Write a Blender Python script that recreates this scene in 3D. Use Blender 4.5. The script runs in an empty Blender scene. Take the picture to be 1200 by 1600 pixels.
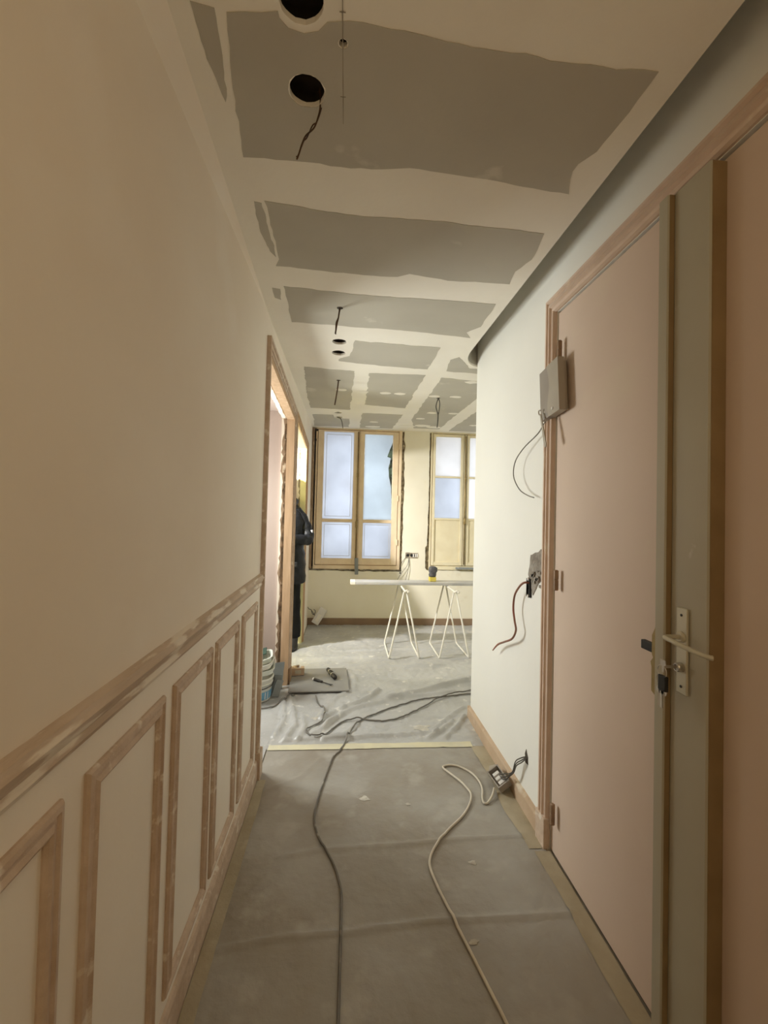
import bpy, bmesh, math, random
from mathutils import Vector, Matrix, noise
from mathutils.geometry import tessellate_polygon

random.seed(7)
SC = bpy.context.scene
COL = SC.collection
PI = math.pi

# ------------------------------------------------------------------ camera
cam = bpy.data.cameras.new('camera')
cam_o = bpy.data.objects.new('camera', cam)
COL.objects.link(cam_o)
YAW, PITCH, ROLL = math.radians(4.839), math.radians(1.3395), math.radians(1.4)
fwd = Vector((math.sin(YAW) * math.cos(PITCH), math.cos(YAW) * math.cos(PITCH), math.sin(PITCH)))
r0 = Vector((math.cos(YAW), -math.sin(YAW), 0))
u0 = r0.cross(fwd)
cr, sr = math.cos(ROLL), math.sin(ROLL)
rx = r0 * cr + u0 * sr
uy = u0 * cr - r0 * sr
M = Matrix(((rx.x, uy.x, -fwd.x, 0), (rx.y, uy.y, -fwd.y, 0), (rx.z, uy.z, -fwd.z, 1.40), (0, 0, 0, 1)))
cam_o.matrix_world = M
cam.sensor_fit = 'VERTICAL'
cam.sensor_height = 24.0
cam.lens = 704.0 / 1600.0 * 24.0
cam.shift_y = -15.0 / 1600.0
cam.clip_start = 0.02
SC.camera = cam_o

# ------------------------------------------------------------------ sky, lights, exposure
SC.view_settings.view_transform = 'Standard'
SC.view_settings.look = 'None'
SC.view_settings.exposure = 0.20
SC.view_settings.gamma = 1.0
SC.view_settings.use_curve_mapping = False
SC.cycles.max_bounces = 14
SC.cycles.diffuse_bounces = 10
SC.cycles.sample_clamp_indirect = 6.0
SC.cycles.caustics_reflective = False
SC.cycles.caustics_refractive = False

world = bpy.data.worlds.new('sky')
SC.world = world
world.use_nodes = True
bg = world.node_tree.nodes['Background']
bg.inputs['Color'].default_value = (1.0, 1.0, 0.96, 1)
bg.inputs['Strength'].default_value = 2.15


def area(name, loc, direction, sx, sy, power, color, spread=180):
    l = bpy.data.lights.new(name, 'AREA')
    l.shape = 'RECTANGLE'
    l.size, l.size_y, l.energy, l.color = sx, sy, power, color
    l.spread = math.radians(spread)
    o = bpy.data.objects.new(name, l)
    COL.objects.link(o)
    o.location = loc
    o.rotation_euler = Vector(direction).to_track_quat('-Z', 'Y').to_euler()
    return o


# site floodlight high in the side room, shining out through the far left doorway
area('floodlight', (-1.33, 3.93, 2.02), (0.66, 0.755, -0.55), 0.09, 0.09, 33, (1.0, 0.98, 0.95), 100)
# unseen bathroom lamp, then two fills added to brighten side and main rooms
area('bathroom_lamp', (-1.40, 3.26, 1.40), (1, -0.45, -0.02), 0.6, 0.8, 38, (0.98, 1.0, 0.93))
area('side_room_fill', (-2.1, 4.6, 1.5), (1, 0, 0), 0.9, 1.2, 24, (1.0, 1.0, 0.90))  # extra fill added to brighten the side room; no window there
area('living_room_fill', (3.2, 4.3, 1.45), (-1, 0.05, -0.02), 1.7, 1.8, 10, (0.92, 0.98, 1.0))  # added fill, out of view, to brighten the far wall
# dim warm fill added behind the camera; no bulb is known there
bl = bpy.data.lights.new('entrance_fill', 'POINT')
bl.energy, bl.color, bl.shadow_soft_size = 6.0, (1.0, 0.78, 0.50), 0.12
bo = bpy.data.objects.new('entrance_fill', bl)
bo.location = (0.2, -0.7, 2.1)
COL.objects.link(bo)


# ------------------------------------------------------------------ materials
def lin(c):
    return tuple(((v / 255) / 12.92 if v / 255 <= 0.04045 else ((v / 255 + 0.055) / 1.055) ** 2.4) for v in c)


def mat(name, c1, c2=None, scale=3.0, rough=0.8, bump=0.0, bscale=60.0, c3=None, s3=14.0, t3=0.62, metal=0.0,
        detail=6.0, stretch=None, spec=0.3, w3=0.06):
    m = bpy.data.materials.new(name)
    m.use_nodes = True
    nt = m.node_tree
    b = nt.nodes['Principled BSDF']
    b.inputs['Roughness'].default_value = rough
    b.inputs['Metallic'].default_value = metal
    b.inputs['Specular IOR Level'].default_value = spec
    tc = nt.nodes.new('ShaderNodeTexCoord')
    src = tc.outputs['Object']
    if stretch:
        mp = nt.nodes.new('ShaderNodeMapping')
        mp.inputs['Scale'].default_value = stretch
        nt.links.new(src, mp.inputs['Vector'])
        src = mp.outputs['Vector']
    c2 = c2 or tuple(v * 0.92 for v in c1)
    n = nt.nodes.new('ShaderNodeTexNoise')
    n.inputs['Scale'].default_value = scale
    n.inputs['Detail'].default_value = detail
    nt.links.new(src, n.inputs['Vector'])
    r = nt.nodes.new('ShaderNodeValToRGB')
    r.color_ramp.elements[0].position = 0.35
    r.color_ramp.elements[1].position = 0.65
    r.color_ramp.elements[0].color = (*c2, 1)
    r.color_ramp.elements[1].color = (*c1, 1)
    nt.links.new(n.outputs['Fac'], r.inputs['Fac'])
    out = r.outputs['Color']
    if c3:
        n3 = nt.nodes.new('ShaderNodeTexNoise')
        n3.inputs['Scale'].default_value = s3
        n3.inputs['Detail'].default_value = 8
        nt.links.new(src, n3.inputs['Vector'])
        r3 = nt.nodes.new('ShaderNodeValToRGB')
        r3.color_ramp.elements[0].position = t3
        r3.color_ramp.elements[1].position = t3 + w3
        nt.links.new(n3.outputs['Fac'], r3.inputs['Fac'])
        mx = nt.nodes.new('ShaderNodeMix')
        mx.data_type = 'RGBA'
        nt.links.new(r3.outputs['Color'], mx.inputs[0])
        nt.links.new(out, mx.inputs[6])
        mx.inputs[7].default_value = (*c3, 1)
        out = mx.outputs[2]
    nt.links.new(out, b.inputs['Base Color'])
    if bump:
        nb = nt.nodes.new('ShaderNodeTexNoise')
        nb.inputs['Scale'].default_value = bscale
        nb.inputs['Detail'].default_value = 5
        nt.links.new(src, nb.inputs['Vector'])
        bp = nt.nodes.new('ShaderNodeBump')
        bp.inputs['Strength'].default_value = bump
        bp.inputs['Distance'].default_value = 0.01
        nt.links.new(nb.outputs['Fac'], bp.inputs['Height'])
        nt.links.new(bp.outputs['Normal'], b.inputs['Normal'])
    return m


MT = {}
MT['plaster'] = mat('filler_plaster', (0.86, 0.83, 0.75), (0.82, 0.78, 0.70), 2.5, 0.85, 0.15, 40)
MT['gypsum'] = mat('grey_plasterboard', (0.50, 0.475, 0.41), (0.46, 0.435, 0.375), 3.0, 0.9, 0.05, 90,
                   c3=(0.60, 0.57, 0.50), s3=5, t3=0.66)
MT['wall_left'] = mat('skimmed_wall_left', (0.845, 0.785, 0.69), (0.80, 0.72, 0.61), 1.3, 0.75, 0.06, 35, c3=(0.86, 0.81, 0.73), s3=2.2, t3=0.56, w3=0.2)
MT['dado'] = mat('white_dado', (0.88, 0.835, 0.755), (0.85, 0.79, 0.70), 2.2, 0.7, 0.05, 50)
MT['wall_white'] = mat('white_skim', (0.83, 0.835, 0.80), (0.80, 0.80, 0.765), 1.6, 0.7, 0.06, 30)
MT['cream'] = mat('cream_wall', (0.85, 0.815, 0.69), (0.80, 0.755, 0.62), 2.0, 0.8, 0.1, 30, c3=(0.72, 0.65, 0.50), s3=4.5, t3=0.64, w3=0.12)
MT['pinkwall'] = mat('pink_plaster', (0.47, 0.385, 0.345), (0.44, 0.355, 0.315), 2.0, 0.8, 0.05, 40, c3=(0.52, 0.40, 0.31), s3=2.6, t3=0.72)
MT['yellow'] = mat('yellow_wall', (0.88, 0.84, 0.50), (0.85, 0.80, 0.44), 2.0, 0.8, 0.05, 40)
MT['pinkdoor'] = mat('salmon_door_paint', (0.67, 0.545, 0.46), (0.64, 0.515, 0.43), 2.0, 0.6, 0.04, 25, c3=(0.67, 0.57, 0.46), s3=3.0, t3=0.60, w3=0.15)
MT['stile'] = mat('grey_green_paint', (0.46, 0.44, 0.36), (0.43, 0.40, 0.32), 3.0, 0.5, 0.03, 40, c3=(0.55, 0.53, 0.48), s3=16, t3=0.72)
MT['trim'] = mat('stripped_trim', (0.62, 0.50, 0.40), (0.52, 0.405, 0.31), 20, 0.7, 0.3, 60, c3=(0.76, 0.69, 0.60), s3=22, t3=0.60, w3=0.08)
MT['casing'] = mat('pink_stripped_casing', (0.68, 0.545, 0.45), (0.62, 0.485, 0.39), 8, 0.7, 0.15, 60, c3=(0.76, 0.68, 0.58), s3=9, t3=0.62, w3=0.12)
MT['rail'] = mat('stripped_rail', (0.62, 0.51, 0.41), (0.50, 0.39, 0.29), 22, 0.75, 0.5, 45, stretch=(1, 0.2, 1), c3=(0.78, 0.71, 0.61), s3=24, t3=0.55, w3=0.06)
MT['wood'] = mat('raw_timber', (0.60, 0.42, 0.27), (0.50, 0.34, 0.21), 6, 0.7, 0.2, 50, stretch=(6, 6, 0.6), c3=(0.70, 0.58, 0.44), s3=6, t3=0.66)
MT['wood_h'] = mat('raw_skirting', (0.56, 0.43, 0.31), (0.48, 0.35, 0.24), 6, 0.7, 0.2, 40, c3=(0.68, 0.60, 0.48), s3=5, t3=0.60)
MT['brownskirt'] = mat('brown_skirting', (0.28, 0.195, 0.125), (0.23, 0.155, 0.10), 5, 0.6, 0.1, 40)
MT['winframe'] = mat('peach_window_paint', (0.80, 0.66, 0.47), (0.74, 0.59, 0.41), 8, 0.6, 0.15, 60)
MT['winframe2'] = mat('cream_window_paint', (0.82, 0.75, 0.55), (0.77, 0.69, 0.49), 8, 0.6, 0.1, 60)
MT['masonry'] = mat('raw_masonry', (0.42, 0.37, 0.29), (0.17, 0.14, 0.10), 24, 0.95, 1.0, 50, c3=(0.62, 0.56, 0.45), s3=18, t3=0.60)
MT['plank'] = mat('old_brown_plank', (0.38, 0.27, 0.18), (0.24, 0.16, 0.10), 12, 0.8, 0.5, 40, stretch=(8, 8, 1), c3=(0.58, 0.47, 0.34), s3=9, t3=0.62)
MT['jambdark'] = mat('splintered_jamb', (0.20, 0.125, 0.07), (0.07, 0.045, 0.025), 14, 0.9, 0.8, 50, c3=(0.55, 0.44, 0.32), s3=9, t3=0.60)
MT['mortar'] = mat('grey_mortar', (0.36, 0.33, 0.29), (0.22, 0.19, 0.16), 20, 0.95, 1.0, 60)
MT['sheet'] = mat('dusty_polythene', (0.49, 0.495, 0.49), (0.40, 0.405, 0.40), 3.2, 0.33, 0.5, 24, c3=(0.68, 0.67, 0.63), s3=13, t3=0.62, w3=0.10, spec=0.5)
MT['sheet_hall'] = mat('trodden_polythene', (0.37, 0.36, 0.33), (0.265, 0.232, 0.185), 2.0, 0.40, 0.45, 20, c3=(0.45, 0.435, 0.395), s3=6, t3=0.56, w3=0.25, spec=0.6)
MT['concrete'] = mat('floor_screed', (0.45, 0.42, 0.37), (0.38, 0.35, 0.30), 4, 0.9, 0.2, 40)
MT['tape'] = mat('masking_tape_beige', (0.44, 0.39, 0.29), (0.37, 0.32, 0.225), 7, 0.6, 0.2, 60, c3=(0.52, 0.47, 0.37), s3=5, t3=0.58, w3=0.2)
MT['tape_y'] = mat('masking_tape_yellow', (0.70, 0.66, 0.47), (0.60, 0.57, 0.43), 7, 0.6, 0.2, 60, c3=(0.60, 0.58, 0.50), s3=6, t3=0.55, w3=0.2)
MT['splash'] = mat('dried_plaster', (0.60, 0.58, 0.52), (0.46, 0.44, 0.39), 26, 0.9, 0.4, 90)
MT['cavity'] = mat('cavity_shade', (0.09, 0.075, 0.06), (0.06, 0.05, 0.04), 5, 0.95)  # dark of holes, ceiling voids and the door gap put into the colour
MT['soffit'] = mat('old_grey_ceiling', (0.55, 0.52, 0.46), (0.50, 0.47, 0.41), 5, 0.95)
MT['blackplastic'] = mat('black_plastic', (0.02, 0.02, 0.02), (0.015, 0.015, 0.015), 10, 0.45)
MT['darkgrey'] = mat('dark_grey_plastic', (0.13, 0.13, 0.14), (0.07, 0.07, 0.08), 30, 0.5)
MT['edge_shade'] = mat('brown_edge_shade', (0.30, 0.215, 0.115), (0.25, 0.175, 0.09), 10, 0.7, 0.1, 40)  # brown that carries the shade of the stile's camera-facing sides
MT['black_iron'] = mat('dark_iron', (0.06, 0.055, 0.05), (0.04, 0.035, 0.03), 20, 0.5, metal=0.5)
MT['bronze'] = mat('painted_hinge', (0.34, 0.23, 0.15), (0.26, 0.17, 0.11), 20, 0.5)
MT['steel'] = mat('steel', (0.62, 0.60, 0.56), (0.55, 0.53, 0.50), 10, 0.3, metal=0.9)
MT['plate'] = mat('satin_nickel_plate', (0.60, 0.57, 0.47), (0.55, 0.52, 0.42), 8, 0.38, metal=0.25)
MT['brass'] = mat('worn_brass', (0.36, 0.27, 0.12), (0.24, 0.17, 0.07), 25, 0.45, metal=0.7)
MT['cable_dark'] = mat('dark_cable', (0.10, 0.095, 0.085), (0.08, 0.075, 0.065), 20, 0.5)
MT['cable_brown'] = mat('brown_cable', (0.11, 0.06, 0.03), (0.06, 0.035, 0.02), 30, 0.5)
MT['cable_grey'] = mat('grey_cable', (0.20, 0.19, 0.17), (0.15, 0.14, 0.125), 14, 0.5, c3=(0.46, 0.44, 0.40), s3=16, t3=0.60, w3=0.15)
MT['cable_red'] = mat('reddish_cable', (0.30, 0.10, 0.07), (0.24, 0.13, 0.09), 9, 0.45)
MT['cable_white'] = mat('dusty_white_cable', (0.68, 0.64, 0.55), (0.60, 0.55, 0.46), 14, 0.5)
MT['whitemetal'] = mat('white_enamel', (0.87, 0.86, 0.80), (0.81, 0.79, 0.71), 10, 0.35)
MT['greyboard'] = mat('grey_board', (0.30, 0.295, 0.28), (0.26, 0.255, 0.24), 5, 0.55, 0.1, 40, c3=(0.40, 0.395, 0.37), s3=9, t3=0.66)
MT['plankgrey'] = mat('grey_plank_wrap', (0.55, 0.55, 0.54), (0.48, 0.48, 0.47), 6, 0.35)
MT['handset'] = mat('dusty_grey_plastic', (0.33, 0.295, 0.26), (0.29, 0.255, 0.22), 5, 0.5)
MT['handset2'] = mat('beige_grey_plastic', (0.40, 0.36, 0.30), (0.36, 0.32, 0.265), 5, 0.5)
MT['bucket'] = mat('off_white_bucket', (0.74, 0.74, 0.68), (0.66, 0.66, 0.60), 8, 0.45, c3=(0.45, 0.47, 0.44), s3=10, t3=0.66)
MT['blue'] = mat('blue_label', (0.16, 0.36, 0.52), (0.13, 0.30, 0.45), 10, 0.45)
MT['green'] = mat('dark_green_plastic', (0.05, 0.10, 0.075), (0.04, 0.07, 0.055), 10, 0.5)
MT['palegreen'] = mat('pale_plastic_tray', (0.70, 0.74, 0.68), (0.60, 0.65, 0.59), 9, 0.45, c3=(0.42, 0.46, 0.42), s3=8, t3=0.66)
MT['slate'] = mat('slate_offcut', (0.26, 0.28, 0.28), (0.20, 0.22, 0.22), 8, 0.6, c3=(0.5, 0.5, 0.48), s3=9, t3=0.66)
MT['yellowplastic'] = mat('yellow_plastic', (0.75, 0.63, 0.14), (0.68, 0.56, 0.11), 8, 0.45)
MT['jacket'] = mat('black_nylon', (0.010, 0.011, 0.014), (0.006, 0.007, 0.009), 12, 0.45, 1.0, 20, spec=0.3)
MT['trousers'] = mat('black_trousers', (0.016, 0.016, 0.018), (0.011, 0.011, 0.012), 12, 0.8, 0.6, 24, spec=0.15)
MT['boot'] = mat('black_boot', (0.03, 0.028, 0.026), (0.02, 0.02, 0.02), 12, 0.5)
MT['skin'] = mat('skin', (0.60, 0.38, 0.27), (0.56, 0.35, 0.25), 8, 0.55)
MT['hair'] = mat('dark_hair', (0.05, 0.035, 0.025), (0.03, 0.02, 0.015), 30, 0.6)
MT['eye'] = mat('eye', (0.5, 0.5, 0.48), (0.45, 0.45, 0.43), 8, 0.2)
MT['whitepatch'] = mat('white_patch', (0.75, 0.73, 0.70), (0.7, 0.68, 0.65), 10, 0.6)
MT['bark'] = mat('bark', (0.12, 0.09, 0.06), (0.08, 0.06, 0.04), 10, 0.9)
MT['leaf'] = mat('dark_leaves', (0.05, 0.075, 0.045), (0.03, 0.05, 0.03), 6, 0.8)
MT['pencil'] = mat('pencil_mark', (0.30, 0.265, 0.21), (0.36, 0.32, 0.26), 30, 0.9)


def glassmat(name, col, gloss=0.1, clear=False):
    m = bpy.data.materials.new(name)
    m.use_nodes = True
    nt = m.node_tree
    nt.nodes.clear()
    out = nt.nodes.new('ShaderNodeOutputMaterial')
    g = nt.nodes.new('ShaderNodeBsdfGlossy')
    g.inputs['Roughness'].default_value = 0.15
    mx = nt.nodes.new('ShaderNodeMixShader')
    mx.inputs[0].default_value = gloss
    if clear:
        t = nt.nodes.new('ShaderNodeBsdfTransparent')
        t.inputs['Color'].default_value = (*col, 1)
    else:
        t = nt.nodes.new('ShaderNodeBsdfTranslucent')
        tc = nt.nodes.new('ShaderNodeTexCoord')
        n = nt.nodes.new('ShaderNodeTexNoise')
        n.inputs['Scale'].default_value = 3.0
        n.inputs['Detail'].default_value = 5
        nt.links.new(tc.outputs['Object'], n.inputs['Vector'])
        r = nt.nodes.new('ShaderNodeValToRGB')
        r.color_ramp.elements[0].position = 0.3
        r.color_ramp.elements[1].position = 0.7
        r.color_ramp.elements[0].color = (*[c * 0.86 for c in col], 1)
        r.color_ramp.elements[1].color = (*col, 1)
        nt.links.new(n.outputs['Fac'], r.inputs['Fac'])
        nt.links.new(r.outputs['Color'], t.inputs['Color'])
    nt.links.new(t.outputs[0], mx.inputs[1])
    nt.links.new(g.outputs[0], mx.inputs[2])
    nt.links.new(mx.outputs[0], out.inputs['Surface'])
    return m


MT['frost'] = glassmat('frosted_glass', (0.68, 0.72, 0.80), 0.04)
MT['frost2'] = glassmat('frosted_film', (0.72, 0.78, 0.86), 0.04)
MT['frost_w'] = glassmat('white_frosted_glass', (0.80, 0.81, 0.84), 0.04)
MT['clear'] = glassmat('clear_glass', (0.97, 0.98, 0.97), 0.05, True)


# ------------------------------------------------------------------ mesh helpers
def obj(name, bm, m, parent=None, smooth=False):
    bmesh.ops.recalc_face_normals(bm, faces=bm.faces[:])
    me = bpy.data.meshes.new(name)
    bm.to_mesh(me)
    bm.free()
    me.materials.append(MT[m] if isinstance(m, str) else m)
    if smooth:
        for p in me.polygons:
            p.use_smooth = True
    o = bpy.data.objects.new(name, me)
    COL.objects.link(o)
    if parent:
        o.parent = parent
        o.matrix_parent_inverse = Matrix.Identity(4)
    return o


def tag(o, label=None, cat=None, group=None, kind=None):
    if label:
        o['label'] = label
    if cat:
        o['category'] = cat
    if group:
        o['group'] = group
    if kind:
        o['kind'] = kind
    return o


def empty(name, loc=(0, 0, 0), rz=0.0):
    o = bpy.data.objects.new(name, None)
    o.location = loc
    o.rotation_euler = (0, 0, rz)
    o.empty_display_size = 0.1
    COL.objects.link(o)
    return o


def thing(name, label, cat, loc=(0, 0, 0), rz=0.0, group=None):
    return tag(empty(name, loc, rz), label, cat, group)


def struct(name, bm, m, parent=None, smooth=False):
    o = obj(name, bm, m, parent, smooth)
    if parent is None:
        o['kind'] = 'structure'
    return o


def copy_tree(o, parent=None):
    c = o.copy()
    COL.objects.link(c)
    if parent:
        c.parent = parent
    for ch in [x for x in bpy.data.objects if x.parent == o]:
        copy_tree(ch, c)
    return c


def BM():
    return bmesh.new()


def box(bm, x0, x1, y0, y1, z0, z1, bev=0.0, mtx=None):
    vs = [bm.verts.new(Vector(p)) for p in
          ((x0, y0, z0), (x1, y0, z0), (x1, y1, z0), (x0, y1, z0), (x0, y0, z1), (x1, y0, z1), (x1, y1, z1), (x0, y1, z1))]
    fs = [bm.faces.new([vs[i] for i in f]) for f in
          ((0, 3, 2, 1), (4, 5, 6, 7), (0, 1, 5, 4), (1, 2, 6, 5), (2, 3, 7, 6), (3, 0, 4, 7))]
    if bev > 0:
        es = list({e for f in fs for e in f.edges})
        r = bmesh.ops.bevel(bm, geom=es, offset=bev, segments=2, affect='EDGES', profile=0.5)
        vs = list({v for f in r['faces'] for v in f.verts} | {v for v in vs if v.is_valid})
    if mtx is not None:
        for v in vs:
            v.co = mtx @ v.co
    return bm


def prism(bm, pts, axis, a, b):
    """pts: 2-D outline; extruded along axis from a to b.  axis x -> pts=(y,z); y -> (x,z); z -> (x,y)"""
    def p3(p, t):
        return (t, p[0], p[1]) if axis == 'x' else (p[0], t, p[1]) if axis == 'y' else (p[0], p[1], t)
    A = [bm.verts.new(p3(p, a)) for p in pts]
    B = [bm.verts.new(p3(p, b)) for p in pts]
    n = len(pts)
    for i in range(n):
        bm.faces.new((A[i], A[(i + 1) % n], B[(i + 1) % n], B[i]))
    for ring in (A, B):
        for t in tessellate_polygon([[v.co for v in ring]]):
            try:
                bm.faces.new([ring[i] for i in t])
            except ValueError:
                pass
    return bm


def plate_holes(bm, outline, holes, axis, a, b):
    """flat plate with real holes, given thickness a..b along axis"""
    def p3(p, t):
        return (t, p[0], p[1]) if axis == 'x' else (p[0], t, p[1]) if axis == 'y' else (p[0], p[1], t)
    loops = [outline] + holes
    tri = tessellate_polygon([[Vector((p[0], p[1], 0)) for p in lp] for lp in loops])
    flat = [p for lp in loops for p in lp]
    A = [bm.verts.new(p3(p, a)) for p in flat]
    B = [bm.verts.new(p3(p, b)) for p in flat]
    for t in tri:
        for R in (A, B):
            try:
                bm.faces.new([R[i] for i in t])
            except ValueError:
                pass
    k = 0
    for lp in loops:
        n = len(lp)
        for i in range(n):
            i0, i1 = k + i, k + (i + 1) % n
            bm.faces.new((A[i0], A[i1], B[i1], B[i0]))
        k += n
    return bm


def circle(cx, cy, r, n=28, jit=0.0):
    return [(cx + (r + random.uniform(-jit, jit)) * math.cos(2 * PI * i / n),
             cy + (r + random.uniform(-jit, jit)) * math.sin(2 * PI * i / n)) for i in range(n)]


def jag(pts, amp, step, seed=0.0, freq=9.0):
    out = []
    n = len(pts)
    for i in range(n):
        a, b = Vector((*pts[i], 0)), Vector((*pts[(i + 1) % n], 0))
        d = b - a
        k = max(1, int(d.length / step))
        nr = Vector((-d.y, d.x, 0)).normalized() if d.length > 1e-6 else Vector((0, 0, 0))
        for j in range(k):
            p = a + d * (j / k)
            w = noise.noise(Vector((p.x * freq + seed, p.y * freq, seed * 3.1))) + 0.6 * noise.noise(Vector((p.x * freq * 4, p.y * freq * 4 + seed, seed)))
            q = p + nr * w * amp
            out.append((q.x, q.y))
    return out


def catmull(pts, sub=6):
    P = [Vector(p) for p in pts]
    out = []
    for i in range(len(P) - 1):
        p0, p1, p2, p3 = P[max(i - 1, 0)], P[i], P[i + 1], P[min(i + 2, len(P) - 1)]
        for j in range(sub):
            t = j / sub
            out.append(0.5 * ((2 * p1) + (p2 - p0) * t + (2 * p0 - 5 * p1 + 4 * p2 - p3) * t * t + (3 * p1 - p0 - 3 * p2 + p3) * t ** 3))
    out.append(P[-1])
    return out


def tube(bm, pts, r, n=8, smooth=0, cap=True):
    P = catmull(pts, smooth) if smooth else [Vector(p) for p in pts]
    R = r if callable(r) else (lambda t: r)
    rings = []
    prev = None
    for i, p in enumerate(P):
        t = (P[min(i + 1, len(P) - 1)] - P[max(i - 1, 0)]).normalized()
        if prev is None:
            ref = Vector((0, 0, 1)) if abs(t.z) < 0.9 else Vector((1, 0, 0))
            u = t.cross(ref).normalized()
        else:
            u = (prev - t * prev.dot(t))
            u = u.normalized() if u.length > 1e-6 else t.orthogonal().normalized()
        prev = u
        v = t.cross(u)
        rad = R(i / max(1, len(P) - 1))
        rings.append([bm.verts.new(p + (u * math.cos(2 * PI * k / n) + v * math.sin(2 * PI * k / n)) * rad) for k in range(n)])
    for a, b in zip(rings, rings[1:]):
        for k in range(n):
            bm.faces.new((a[k], a[(k + 1) % n], b[(k + 1) % n], b[k]))
    if cap:
        bm.faces.new(rings[0][::-1])
        bm.faces.new(rings[-1])
    return bm


def lathe(bm, prof, n=24, cx=0, cy=0, cap=True):
    rings = [[bm.verts.new((cx + r * math.cos(2 * PI * k / n), cy + r * math.sin(2 * PI * k / n), z)) for k in range(n)] for r, z in prof]
    for a, b in zip(rings, rings[1:]):
        for k in range(n):
            bm.faces.new((a[k], a[(k + 1) % n], b[(k + 1) % n], b[k]))
    if cap:
        bm.faces.new(rings[0][::-1])
        bm.faces.new(rings[-1])
    return bm


def loft(bm, rings, n=20, cap=True, power=2.0):
    """rings: (cx, cy, cz, rx, ry)"""
    RR = []
    for cx, cy, cz, a, b in rings:
        R = []
        for k in range(n):
            c, s = math.cos(2 * PI * k / n), math.sin(2 * PI * k / n)
            e = 2.0 / power
            R.append(bm.verts.new((cx + a * math.copysign(abs(c) ** e, c), cy + b * math.copysign(abs(s) ** e, s), cz)))
        RR.append(R)
    for a, b in zip(RR, RR[1:]):
        for k in range(n):
            bm.faces.new((a[k], a[(k + 1) % n], b[(k + 1) % n], b[k]))
    if cap:
        bm.faces.new(RR[0][::-1])
        bm.faces.new(RR[-1])
    return bm


# ------------------------------------------------------------------ floor and dust sheets
b = BM()
box(b, -2.3, 3.6, -1.4, 6.0, -0.2, 0.0)
struct('floor', b, 'concrete')

RIDGES = []   # (polyline, height, width)
for pl, h, w in (
        ([(-0.33, 2.82), (-0.29, 2.98), (-0.33, 3.2), (-0.38, 3.41)], 0.016, 0.022),
        ([(-0.40, 2.85), (-0.37, 3.05), (-0.42, 3.35)], 0.014, 0.02),
        ([(-0.25, 2.80), (-0.23, 2.95), (-0.26, 3.15)], 0.010, 0.02),
        ([(-0.12, 3.08), (0.02, 3.22), (0.15, 3.34), (0.22, 3.42), (0.288, 3.55)], 0.017, 0.022),
        ([(-0.12, 2.90), (-0.03, 3.08), (0.06, 3.2), (0.16, 3.27), (0.3, 3.33)], 0.012, 0.018),
        ([(-0.14, 3.1), (-0.1, 3.25), (-0.04, 3.4), (0.06, 3.55)], 0.010, 0.02),
        ([(0.35, 3.39), (0.6, 3.5), (0.8, 3.62), (1.06, 3.74), (1.4, 3.9)], 0.022, 0.03),
        ([(0.3, 3.36), (0.6, 3.44), (0.9, 3.52)], 0.010, 0.02),
        ([(0.55, 2.80), (0.66, 2.9), (0.76, 3.02)], 0.010, 0.018),
        ([(0.65, 2.79), (0.76, 2.93), (0.86, 3.1)], 0.010, 0.016),
        ([(0.6, 2.9), (0.72, 3.05), (0.88, 3.22)], 0.009, 0.016),
        ([(-0.1, 2.80), (0.3, 2.83), (0.62, 2.86)], 0.012, 0.016),
        ([(-0.35, 2.79), (-0.1, 2.82), (0.05, 2.80)], 0.010, 0.014),
        ([(-0.42, 4.30), (0.0, 4.36), (0.5, 4.34), (1.4, 4.30)], 0.010, 0.03),
        ([(-0.40, 4.12), (0.0, 4.16), (0.4, 4.10), (0.9, 4.12)], 0.010, 0.03),
        ([(0.0, 4.55), (0.5, 4.62), (1.2, 4.6)], 0.008, 0.03),
        ([(0.1, 3.62), (0.12, 3.8), (0.06, 4.0)], 0.007, 0.02),
        ([(-0.1, 2.98), (0.0, 3.1), (0.02, 3.25)], 0.008, 0.014),
        ([(-0.2, 2.84), (-0.1, 2.96), (-0.06, 3.06)], 0.009, 0.014),
        ([(0.0, 2.83), (0.06, 2.92), (0.1, 2.99)], 0.007, 0.013)):
    RIDGES.append((pl, h * 1.6, w * 0.85))
HALL_RIDGES = [
    ([(-0.40, 1.49), (-0.17, 1.524), (0.037, 1.53), (0.388, 1.556), (0.84, 1.556)], 0.008, 0.009),
    ([(-0.23, 1.87), (-0.07, 1.903), (0.25, 1.915), (0.53, 1.934), (0.82, 1.939)], 0.006, 0.009),
    ([(-0.3, 2.35), (-0.15, 2.3), (0.0, 2.25)], 0.003, 0.012),
    ([(-0.38, 2.3), (-0.2, 2.42), (-0.1, 2.6)], 0.004, 0.012),
    ([(0.55, 2.65), (0.66, 2.5), (0.78, 2.42)], 0.004, 0.010),
    ([(0.62, 2.67), (0.74, 2.58), (0.80, 2.55)], 0.004, 0.010),
    ([(-0.36, 1.62), (-0.28, 1.75), (-0.2, 1.9)], 0.003, 0.010)]


def ridge_h(x, y, rid):
    h = 0.0
    for pl, amp, w in rid:
        best = 1e9
        for (ax, ay), (bx, by) in zip(pl, pl[1:]):
            dx, dy = bx - ax, by - ay
            t = max(0.0, min(1.0, ((x - ax) * dx + (y - ay) * dy) / (dx * dx + dy * dy)))
            d = (x - ax - dx * t) ** 2 + (y - ay - dy * t) ** 2
            if d < best:
                best = d
        if best < 9 * w * w:
            h += amp * math.exp(-best / (w * w))
    return h


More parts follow.
